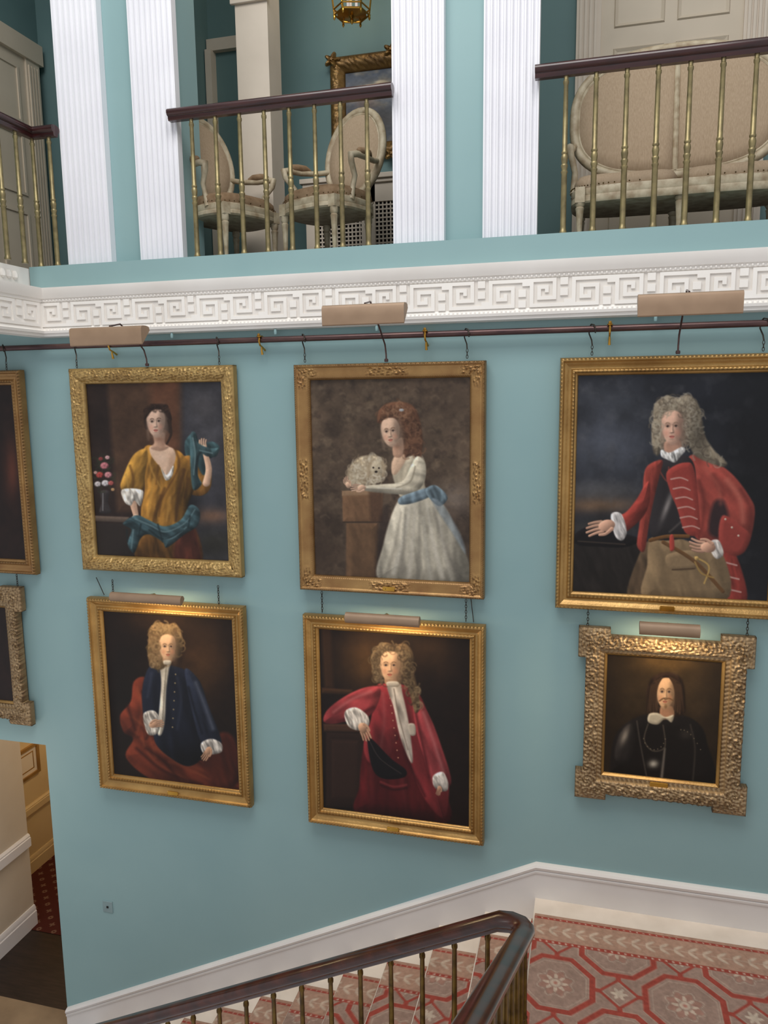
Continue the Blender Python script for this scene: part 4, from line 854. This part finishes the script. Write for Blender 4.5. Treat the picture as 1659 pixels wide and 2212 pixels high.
# ---------------------------------------------------------------- picture lights
def plight(cx,ztop,yf,y,z,L,r,label,lit):
    e=thing('picture_light',(cx,yf,ztop),label,'picture light','brass picture lights over the portraits')
    m=MB()
    if lit:
        n=14; a0,a1=math.radians(-75),math.radians(175)
        sec=[(-math.cos(a0+(a1-a0)*k/n)*0.9*r,r*math.sin(a0+(a1-a0)*k/n)) for k in range(n+1)]
    else:
        sec=[(-0.050,-0.060),(-0.056,-0.054),(-0.058,-0.01),(-0.058,0.040),(-0.050,0.054),(-0.034,0.060),(0.0,0.061),(0.035,0.056),(0.045,0.035)]
        n=len(sec)-1
    def ring(k_,x): return [(x,y+a*k_,z+b*k_) for a,b in sec]
    v=ring(1,cx-L/2)+ring(1,cx+L/2)+ring(0.94,cx-L/2)+ring(0.94,cx+L/2); k=n+1; f=[]
    for i in range(n):
        f+=[(i,i+1,k+i+1,k+i),(2*k+i,3*k+i,3*k+i+1,2*k+i+1)]
    f.append(tuple(range(k))); f.append(tuple(k+i for i in range(k))[::-1])
    m.add(v,f); m.build('shade',LAMP,e,smooth=35,recalc=False)
    zz=ztop+0.004
    m=MB(); m.tube([(cx,yf,zz),(cx,yf-0.02,zz+0.03),(cx,(yf+y)/2,z+r*0.2),(cx,y+r*0.4,z+r*0.6)] if lit else [(cx,yf,zz),(cx,yf-0.004,zz+0.05),(cx,yf-0.03,zz+0.11),(cx,yf-0.14,zz+0.19),(cx,y+0.12,z+0.09),(cx,y+0.0,z+0.066)],0.0055,8)
    m.lathe([(0.012,0),(0.014,0.01),(0.012,0.02)],(cx,yf,zz),10); m.build('arm',ROD if not lit else BRIGHT,e,smooth=40)
    m=MB(); m.tube([(cx-L*0.38,y,z+r*0.1),(cx+L*0.38,y,z+r*0.1)],r*0.3,8); m.build('lamp_tube',BULB if lit else WHITE,e)
    if lit:
        ld=bpy.data.lights.new('picture_glow','AREA'); ld.shape='RECTANGLE'; ld.size=L*0.8; ld.size_y=0.03; ld.energy=lit; ld.color=(1,0.76,0.44)
        lo=bpy.data.objects.new('picture_glow',ld); COL.objects.link(lo); lo.location=(cx,y+0.01,z-r*0.6-0.005)
        lo.rotation_euler=Vector((0,-0.12,0.99)).to_track_quat('Z','Y').to_euler()
plight(-3.04,0.225,-0.08,-0.50,0.405,0.53,0.062,'bronze picture light arching over the lady in ochre, unlit',0)
plight(-1.29,0.215,-0.08,-0.56,0.47,0.495,0.062,'bronze picture light arching over the lady in white, unlit',0)
plight(0.49,0.22,-0.08,-0.52,0.46,0.52,0.062,'bronze picture light arching over the officer in red, unlit',0)
plight(-3.03,-1.49,-0.07,-0.28,-1.41,0.57,0.034,'lit brass picture light on the portrait in blue',3.8)
plight(-1.28,-1.515,-0.07,-0.30,-1.447,0.50,0.036,'lit brass picture light on the portrait in crimson',3.8)
plight(0.49,-1.48,-0.07,-0.28,-1.40,0.34,0.04,'lit brass picture light on the carved eared frame',3.4)

# ---------------------------------------------------------------- hanging rail, hooks, chains
e=thing('hanging_rail',(-1,-0.07,0.386),'dark bronze picture hanging rail along the wall below cornice','picture rail')
m=MB(); m.tube([(-5.5,-0.07,0.386),(3.1,-0.07,0.386)],0.02,12); m.build('rod',ROD,e,smooth=60)
for x in (-3.33,-2.17,-1.03,0.10,1.25):
    m=MB(); m.lathe([(0.004,-0.0),(0.017,0.004),(0.017,0.010),(0.006,0.014)],(x,-0.094,0.40),12)
    m.tube([(x,-0.005,0.40),(x,-0.05,0.412),(x,-0.093,0.40),(x,-0.098,0.375),(x,-0.085,0.35),(x,-0.05,0.34),(x,-0.004,0.32)],[0.006,0.006,0.007,0.007,0.006,0.006,0.007],8)
    m.tube([(x,-0.05,0.29),(x,-0.06,0.32),(x,-0.06,0.345)],[0.009,0.007,0.005],8); m.lathe([(0.002,-0.010),(0.010,-0.005),(0.010,0.005),(0.002,0.010)],(x,-0.100,0.418),10)
    m.build('bracket',BRIGHT,e,smooth=50)
for x in (-2.85,-2.07,-1.36,0.36):
    m=MB(); m.lathe([(0.008,0),(0.010,0.01),(0.010,0.025),(0.006,0.035)],(x,-0.05,0.42),8); m.build('clip',TEAL,e)
def chain(x,z0,z1,y,label,hook):
    e=thing('hanging_chain',(x,y,z0),label,'chain','iron hanging chains')
    m=MB(); z=z1; k=0; L=0.024
    while z>z0:
        P=[]
        for i in range(10):
            a=2*math.pi*i/10; u=0.006*math.cos(a); w=L/2*math.sin(a)
            P.append((x+u,y,z-L/2+w) if k%2==0 else (x,y+u,z-L/2+w))
        m.tube(P,0.0022,5,True); z-=L*0.78;k+=1
    m.build('links',IRON,e)
    if hook:
        m=MB(); m.tube([(x,y,z1),(x-0.004,-0.05,z1+0.03),(x-0.02,-0.04,z1+0.07),(x-0.022,-0.045,z1+0.105),(x-0.008,-0.07,z1+0.124),(x+0.008,-0.092,z1+0.118),(x+0.018,-0.098,z1+0.09),(x+0.016,-0.092,z1+0.07)],0.0045,6); m.build('hook',IRON,e)
for x in (-3.63,-2.49,-1.86,-0.765,0.0,0.955,-4.24): chain(x,0.235,0.29,-0.06,'iron hook and chain between hanging rail and gilt frame',True)
for x in (-3.47,-2.59,-1.79,-0.77,0.02,0.965,-4.33): chain(x,-1.49,-1.35,-0.035,'thin iron chain linking an upper frame to the one below',False)
for x0_,x1_,zb_ in ((-3.62,-3.56,-1.48),(-0.74,-0.72,-1.51)):
    m=MB(); m.tube([(x0_,-0.02,-1.345),(x1_,-0.02,zb_)],0.003,6); m.build('cable',IRON,smooth=0,label='thin dark cable running between two gilt frames',category='cable')
e=thing('wall_socket',(-3.74,0,-4.14),'small metal wall socket plate on teal wall','wall socket')
m=MB(); m.box(-3.785,-3.695,-0.007,0,-4.19,-4.09); m.build('plate',PLATE,e,smooth=0,bevel=0.002)
m=MB(); m.box(-3.748,-3.732,-0.012,-0.0072,-4.148,-4.132); m.build('button',DARK,e,smooth=0)

# ---------------------------------------------------------------- gallery interior
m=MB(); m.box(-2.76,-2.49,1.0,1.25,F,4.5); m.build('wall_pier_3',CREAMP,smooth=0,kind='structure')
m=MB(); m.box(-2.79,-2.46,0.97,1.0,3.02,3.07); m.box(-2.79,-2.46,0.97,1.0,F,F+0.2); m.build('trim_8',CREAMP,smooth=0,bevel=0.006,kind='structure')
wall('wall_partition',[(-3.6,-3.45,0.9,1.9,F,4.5)],TEALD)
m=MB(); m.box(0.0,1.05,1.86,1.9,F,3.7)
for a,b in ((0.10,0.48),(0.57,0.95)):
    for c,d in ((F+0.15,F+0.8),(F+0.95,F+1.75),(F+1.9,F+2.55)):
        rect=[(a,c),(b,c),(b,d),(a,d)]; w=0.03
        inn=[(a+w,c+w),(b-w,c+w),(b-w,d-w),(a+w,d-w)]
        v=[(x,1.859,z) for x,z in rect]+[(x,1.845,z) for x,z in [(a+0.008,c+0.008),(b-0.008,c+0.008),(b-0.008,d-0.008),(a+0.008,d-0.008)]]+[(x,1.858,z) for x,z in inn]
        m.add(v,[(i,(i+1)%4,4+(i+1)%4,4+i) for i in range(4)]+[(4+i,4+(i+1)%4,8+(i+1)%4,8+i) for i in range(4)]+[(8,9,10,11)])
m.build('door_1',DOORW,smooth=0,kind='structure')
m=MB()
for a,b in ((-0.19,0.0),(1.05,1.24)):
    m.box(a,b,1.84,1.9,F,3.85)
    for k in range(4): m.box(a+0.025+k*0.038,a+0.045+k*0.038,1.825,1.839,F+0.2,3.7)
m.box(-0.22,1.27,1.80,1.9,3.85,3.98); m.build('trim_9',CREAMP,smooth=0,kind='structure')
m=MB(); m.box(-5.25,-5.20,0.6,1.62,F,F+2.2)
for c,d in ((F+0.15,F+0.8),(F+0.95,F+1.5),(F+1.6,F+2.1)):
    for a,b in ((0.70,1.06),(1.16,1.52)):
        rectmould(m,a,b,c,d,-5.20,0.025,0.012)
m.build('door_2',DOORW,smooth=0,kind='structure')
m=MB()
for a,b in ((1.62,1.80),(0.42,0.6)):
    m.box(-5.25,-5.18,a,b,F,F+2.2)
    for k in range(4): m.box(-5.18,-5.165,a+0.02+k*0.038,a+0.04+k*0.038,F+0.2,F+2.15)
m.box(-5.25,-5.16,0.38,1.84,F+2.2,F+2.38); m.build('trim_10',DOORW,smooth=0,kind='structure')
m=MB(); m.sweep([(-5.25,1.9,0),(3.1,1.9,0)],vprof(F,F+0.22,0.03)); m.build('baseboard_gallery',CREAMP,kind='structure')
m=MB(); m.box(-3.44,-3.38,1.80,1.9,F,3.1); m.box(-3.44,-3.0,1.84,1.9,3.1,3.2); m.build('trim_11',CREAMP,smooth=0,kind='structure')
pc=paint_clouds()
e=thing('framed_picture',(-1.72,1.88,2.1),'ornate gilt framed sky painting on the gallery wall','framed picture')
frame_mesh(-2.27,-1.15,2.06,2.91,0.13,1.89,PR_C,carve_all,'frame',GOLDD,e,nt=12,ds=0.01)
grid_obj('canvas',-2.15+0.9*pc.U,np.full_like(pc.U,1.872),2.79-0.62*pc.V,pc.lin(),CANVAS,e)
for x,z in ((-2.24,2.88),(-1.71,2.90),(-2.24,2.09),(-1.71,2.07)):
    m=MB(); ol=[(x+(0.06+0.02*math.cos(5*a))*math.cos(a),z+(0.05+0.018*math.cos(5*a))*math.sin(a)) for a in [2*math.pi*k/40 for k in range(40)]]
    m.stack(ol,[(1,0),(0.95,0.02),(0.7,0.035),(0.4,0.028),(0.2,0.04)],lambda a,b,h:(a,1.825-h,b)); m.build('corner_ornament',GOLDD,e)
e=thing('radiator_cover',(-1.9,1.7,F),'white radiator cover with square lattice grille panels','radiator cover')
x0,x1,y0,y1,zt_=-2.42,-1.30,1.55,1.86,F+0.84
m=MB(); m.box(x0-0.04,x1+0.04,y0-0.04,y1,zt_,zt_+0.04); m.box(x0-0.02,x1+0.02,y0-0.02,y1,zt_-0.03,zt_); m.build('top',CREAMP,e,smooth=0,bevel=0.005)
m=MB(); m.box(x0,x0+0.1,y0,y1,F,zt_-0.03); m.box(x1-0.1,x1,y0,y1,F,zt_-0.03); m.box(x0+0.5,x0+0.62,y0,y0+0.03,F,zt_-0.03); m.box(x0,x1,y0,y0+0.03,F,F+0.15); m.box(x0,x1,y0,y0+0.03,zt_-0.18,zt_-0.03); m.build('body',CREAMP,e,smooth=0)
m=MB(); m.box(x0+0.1,x1-0.1,y0+0.06,y0+0.07,F+0.1,zt_-0.1); m.build('interior',DARK,e,smooth=0)
m=MB(); x=x0+0.1
while x<x1-0.1: m.box(x,x+0.012,y0+0.01,y0+0.02,F+0.15,zt_-0.18); x+=0.034
z=F+0.15
while z<zt_-0.18: m.box(x0+0.1,x1-0.1,y0+0.008,y0+0.018,z,z+0.012); z+=0.034
m.build('grille',CREAMP,e,smooth=0)
e=thing('hanging_lantern',(-1.93,1.4,3.0),'brass hexagonal hanging lantern with candle bulbs','lantern')
LZ=0.04
m=MB(); c=(-1.93,1.4); hexp=lambda r,z:[(c[0]+r*math.cos(math.pi/3*k+0.3),c[1]+r*math.sin(math.pi/3*k+0.3),z+LZ) for k in range(6)]
A=hexp(0.14,2.98);B=hexp(0.195,3.45)
m.tube(A,0.008,6,True); m.tube(hexp(0.145,3.02),0.007,6,True); m.tube(B,0.01,6,True)
for a,b in zip(A,B): m.tube([a,b],0.007,6); m.lathe([(0.003,-0.04),(0.011,-0.025),(0.008,-0.012),(0.012,0)],a,8)
m.lathe([(0.004,-0.07),(0.018,-0.045),(0.012,-0.03),(0.03,-0.012),(0.12,0.0),(0.12,0.006)],(c[0],c[1],2.98+LZ),12); m.tube([(c[0],c[1],3.9),(c[0],c[1],4.5)],0.006,6)
for a in B: m.tube([a,(c[0]+(a[0]-c[0])*0.4,c[1]+(a[1]-c[1])*0.4,3.7),(c[0],c[1],3.92)],0.006,6)
m.build('cage',BRIGHT,e)
for k in range(3):
    a=k*2.1; cx,cy=c[0]+0.04*math.cos(a),c[1]+0.04*math.sin(a)
    m=MB(); m.lathe([(0.012,0),(0.012,0.09)],(cx,cy,3.0+LZ),8); m.build('candle_sleeve',WHITE,e)
    m=MB(); m.lathe([(0.004,0),(0.013,0.015),(0.010,0.035),(0.002,0.055)],(cx,cy,3.09+LZ),8); m.build('bulb',BULB,e)

# ---------------------------------------------------------------- seating
def sup(a,b,n,N=40,c=(0,0)):
    out=[]
    for k in range(N):
        t=2*math.pi*k/N; ct,st=math.cos(t),math.sin(t)
        out.append((c[0]+a*abs(ct)**(2/n)*math.copysign(1,ct),c[1]+b*abs(st)**(2/n)*math.copysign(1,st)))
    return out
LEG=[(0.010,0),(0.014,0.012),(0.012,0.025),(0.016,0.12),(0.022,0.24),(0.026,0.262),(0.020,0.27),(0.027,0.285),(0.027,0.33)]
def armchair(loc,rot,label,sc):
    e=thing('armchair',loc,label,'chair','painted oval-back armchairs',world=False,rot=rot,scale=sc)
    ol=sup(0.29,0.26,2.8)
    m=MB(); m.stack(ol,[(0.96,0.315),(1,0.325),(1,0.345),(0.985,0.35),(1.0,0.36),(1.0,0.385),(0.97,0.395)],lambda x,y,h:(x,y,h)); m.build('seat_rail',WOODP,e,smooth=35)
    m=MB(); m.stack(ol,[(0.96,0.39),(0.985,0.41),(0.97,0.44),(0.88,0.462),(0.6,0.475),(0.2,0.48)],lambda x,y,h:(x,y,h)); m.build('seat',LINEND,e,smooth=50)
    m=MB()
    for k in range(46):
        x,y=sup(0.292,0.262,2.8,46)[k]; m.lathe([(0.001,-0.004),(0.005,0),(0.001,0.004)],(x,y,0.402),5)
    m.build('nail_trim',BRASSD,e)
    for x,y in ((-0.22,-0.2),(0.22,-0.2),(-0.19,0.2),(0.19,0.2)):
        m=MB(); m.lathe(LEG,(x,y,0),10); m.box(x-0.027,x+0.027,y-0.027,y+0.027,0.315,0.39); m.build('leg',WOODP,e,smooth=35)
    tl=lambda x,z,h:(x,0.235+(z-0.45)*0.2-h,z)
    N=36; cz=0.785; P=[tl(0.245*math.cos(2*math.pi*k/N),cz+0.305*math.sin(2*math.pi*k/N),0) for k in range(N)]
    m=MB(); m.tube(P,0.026,8,True); m.tube([tl(q[0]*0.9,cz+(q[2]-cz)*0.92,0.012) for q in P],0.008,6,True)
    m.tube([(-0.19,0.21,0.36),tl(-0.15,0.52,0),tl(-0.13,0.545,0)],[0.024,0.02,0.018],8); m.tube([(0.19,0.21,0.36),tl(0.15,0.52,0),tl(0.13,0.545,0)],[0.024,0.02,0.018],8)
    m.build('back_frame',WOODP,e,smooth=50)
    m=MB(); eo=[(0.232*math.cos(2*math.pi*k/N),cz+0.29*math.sin(2*math.pi*k/N)) for k in range(N)]
    m.stack(eo,[(0.3,-0.03),(0.95,-0.018),(1,0.0),(0.93,0.022),(0.6,0.034),(0.2,0.036)],lambda x,z,h:tl(x,z,h)); m.build('backrest',LINEN,e,smooth=60)
    for s in (-1,1):
        m=MB(); m.tube([tl(0.222*s,0.70,0.01),(0.255*s,0.18,0.675),(0.295*s,0.05,0.66),(0.305*s,-0.06,0.655),(0.30*s,-0.115,0.64),(0.295*s,-0.105,0.60),(0.27*s,-0.04,0.53),(0.265*s,-0.06,0.45),(0.275*s,-0.09,0.37)],[0.018,0.019,0.02,0.022,0.024,0.02,0.018,0.018,0.022],8); m.build('armrest',WOODP,e,smooth=60)
        m=MB(); m.tube([(0.272*s,0.13,0.685),(0.285*s,0.09,0.695),(0.297*s,0.03,0.69),(0.303*s,-0.03,0.68),(0.304*s,-0.05,0.672)],[0.012,0.024,0.027,0.024,0.012],8); m.build('arm_pad',LINEND,e,smooth=60)
    return e
armchair((-2.63,0.53,F),math.radians(64),'worn cream armchair with oval linen back, side-on behind railing',1.05)
armchair((-1.88,0.56,F),math.radians(-22),'worn cream armchair with oval linen back, facing the railing',1.06)
e=thing('settee',(0.50,0.52,F),'two-seat cream painted settee with wide linen back and seat','settee',world=False)
ol=sup(0.66,0.27,4.5,48)
m=MB(); m.stack(ol,[(0.98,0.24),(1,0.25),(1,0.28),(0.99,0.285),(1.0,0.295),(1.0,0.325),(0.985,0.335)],lambda x,y,h:(x,y,h)); m.build('seat_rail',WOODP,e,smooth=35)
for s in (-1,1):
    o2=sup(0.315,0.255,5,36,(0.325*s,0)); m=MB(); m.stack(o2,[(0.97,0.33),(1,0.35),(1,0.375),(0.94,0.405),(0.7,0.42),(0.3,0.425)],lambda x,y,h:(x,y,h)); m.build('seat_cushion',LINEN,e,smooth=50)
m=MB()
for k in range(90):
    x,y=sup(0.663,0.273,4.5,90)[k]; m.lathe([(0.001,-0.005),(0.006,0),(0.001,0.005)],(x,y,0.343),5)
m.build('nail_trim',BRASSD,e)
L2=[(r*1.1,z*0.8) for r,z in LEG]
for x in (-0.60,0,0.60):
    for y in (-0.22,0.22):
        m=MB(); m.lathe(L2,(x,y,0),10); m.box(x-0.03,x+0.03,y-0.03,y+0.03,0.24,0.335); m.build('leg',WOODP,e,smooth=35)
tl=lambda x,z,h:(x,0.20+(z-0.45)*0.14-h,z)
cz=0.87; BH=0.40
def arch(x): return 0.04*math.cos(min(1,abs(x)/0.65)*math.pi/2)
so=[(x,z+(arch(x) if z>cz else 0)) for x,z in sup(0.66,BH,2.8,96,(0,cz))]
m=MB(); m.tube([tl(x,z,0) for x,z in so],0.03,8,True); m.tube([tl(x*0.955,cz+(z-cz)*0.93,0.015) for x,z in so],0.009,6,True)
m.tube([tl(0,0.46,0.005),tl(0,1.30,0.005)],0.02,8); m.tube([tl(0,0.5,0.022),tl(0,1.25,0.022)],0.008,6)
for s in (-1,0,1): m.tube([tl(0.52*s,0.30,0),tl(0.46*s,0.50,0)],0.024,8)
m.build('back_frame',WOODP,e,smooth=50)
inn=[(x*0.962,cz+(z-cz)*0.94) for x,z in so]
for s in (-1,1):
    half=[q for q in inn if q[0]*s>0.02]
    zlo=cz-BH*0.94; zhi=cz+(BH+0.04)*0.94
    mid=sorted([(0.06*s,zlo)]+half+[(0.06*s,zhi)],key=lambda q:math.atan2(q[1]-cz,abs(q[0])))
    poly=[(0.012*s,zlo)]+mid+[(0.012*s,zhi)]
    m=MB(); m.stack(poly,[(0.5,-0.03),(0.99,-0.02),(1,0),(0.97,0.018),(0.75,0.030),(0.3,0.034)],lambda x,z,h:tl(x,z,h),c=(0.31*s,cz)); m.build('backrest',LINEN,e,smooth=60)
    m=MB(); m.tube([tl(0.65*s,0.72,0.01),(0.67*s,0.12,0.66),(0.68*s,-0.02,0.64),(0.675*s,-0.10,0.62),(0.665*s,-0.09,0.57),(0.64*s,-0.03,0.48),(0.645*s,-0.08,0.33)],[0.02,0.021,0.023,0.026,0.021,0.02,0.024],8); m.build('armrest',WOODP,e,smooth=60)

# ---------------------------------------------------------------- lights
w=bpy.data.worlds.new('world'); scene.world=w; w.use_nodes=True; bg=w.node_tree.nodes['Background']; bg.inputs[0].default_value=(0.95,0.96,1.0,1); bg.inputs[1].default_value=0.62
def area(loc,target,sx,sy,en,col=(1,1,1)):
    ld=bpy.data.lights.new('skylight','AREA'); ld.shape='RECTANGLE'; ld.size=sx; ld.size_y=sy; ld.energy=en; ld.color=col
    o=bpy.data.objects.new('skylight',ld); COL.objects.link(o); o.location=loc
    o.rotation_euler=(Vector(loc)-Vector(target)).to_track_quat('Z','Y').to_euler()
area((-1.2,-3.6,5.2),(-1.2,-0.8,-1.0),5.0,3.0,270,(1.0,0.98,0.95))
def point(loc,en,col,r=0.15):
    ld=bpy.data.lights.new('hall_lamp','POINT'); ld.energy=en; ld.color=col; ld.shadow_soft_size=r
    o=bpy.data.objects.new('hall_lamp',ld); COL.objects.link(o); o.location=loc
point((-5.0,2.3,-2.7),30,(1,0.80,0.56)); point((-4.9,-0.6,-3.3),7,(1,0.85,0.7))
point((-1.93,1.4,3.35),3,(1,0.8,0.5),0.05)

# ---------------------------------------------------------------- camera
f=1661.; pt,yw,rl=[math.radians(a) for a in (8.577,14.998,-0.711)]
fw=Vector((-math.sin(yw)*math.cos(pt),math.cos(yw)*math.cos(pt),-math.sin(pt)))
r=Vector((math.cos(yw),math.sin(yw),0)); u=r.cross(fw)
r2=r*math.cos(rl)+u*math.sin(rl); u2=-r*math.sin(rl)+u*math.cos(rl)
cd=bpy.data.cameras.new('camera'); cam=bpy.data.objects.new('camera',cd); COL.objects.link(cam)
M=Matrix(((r2.x,u2.x,-fw.x,0),(r2.y,u2.y,-fw.y,-5.0),(r2.z,u2.z,-fw.z,0),(0,0,0,1))); cam.matrix_world=M
cd.sensor_fit='VERTICAL'; cd.sensor_height=24; cd.lens=24*f/2212; cd.clip_start=0.05
scene.camera=cam
for o in bpy.data.objects:
    if '_world' in o: del o['_world']
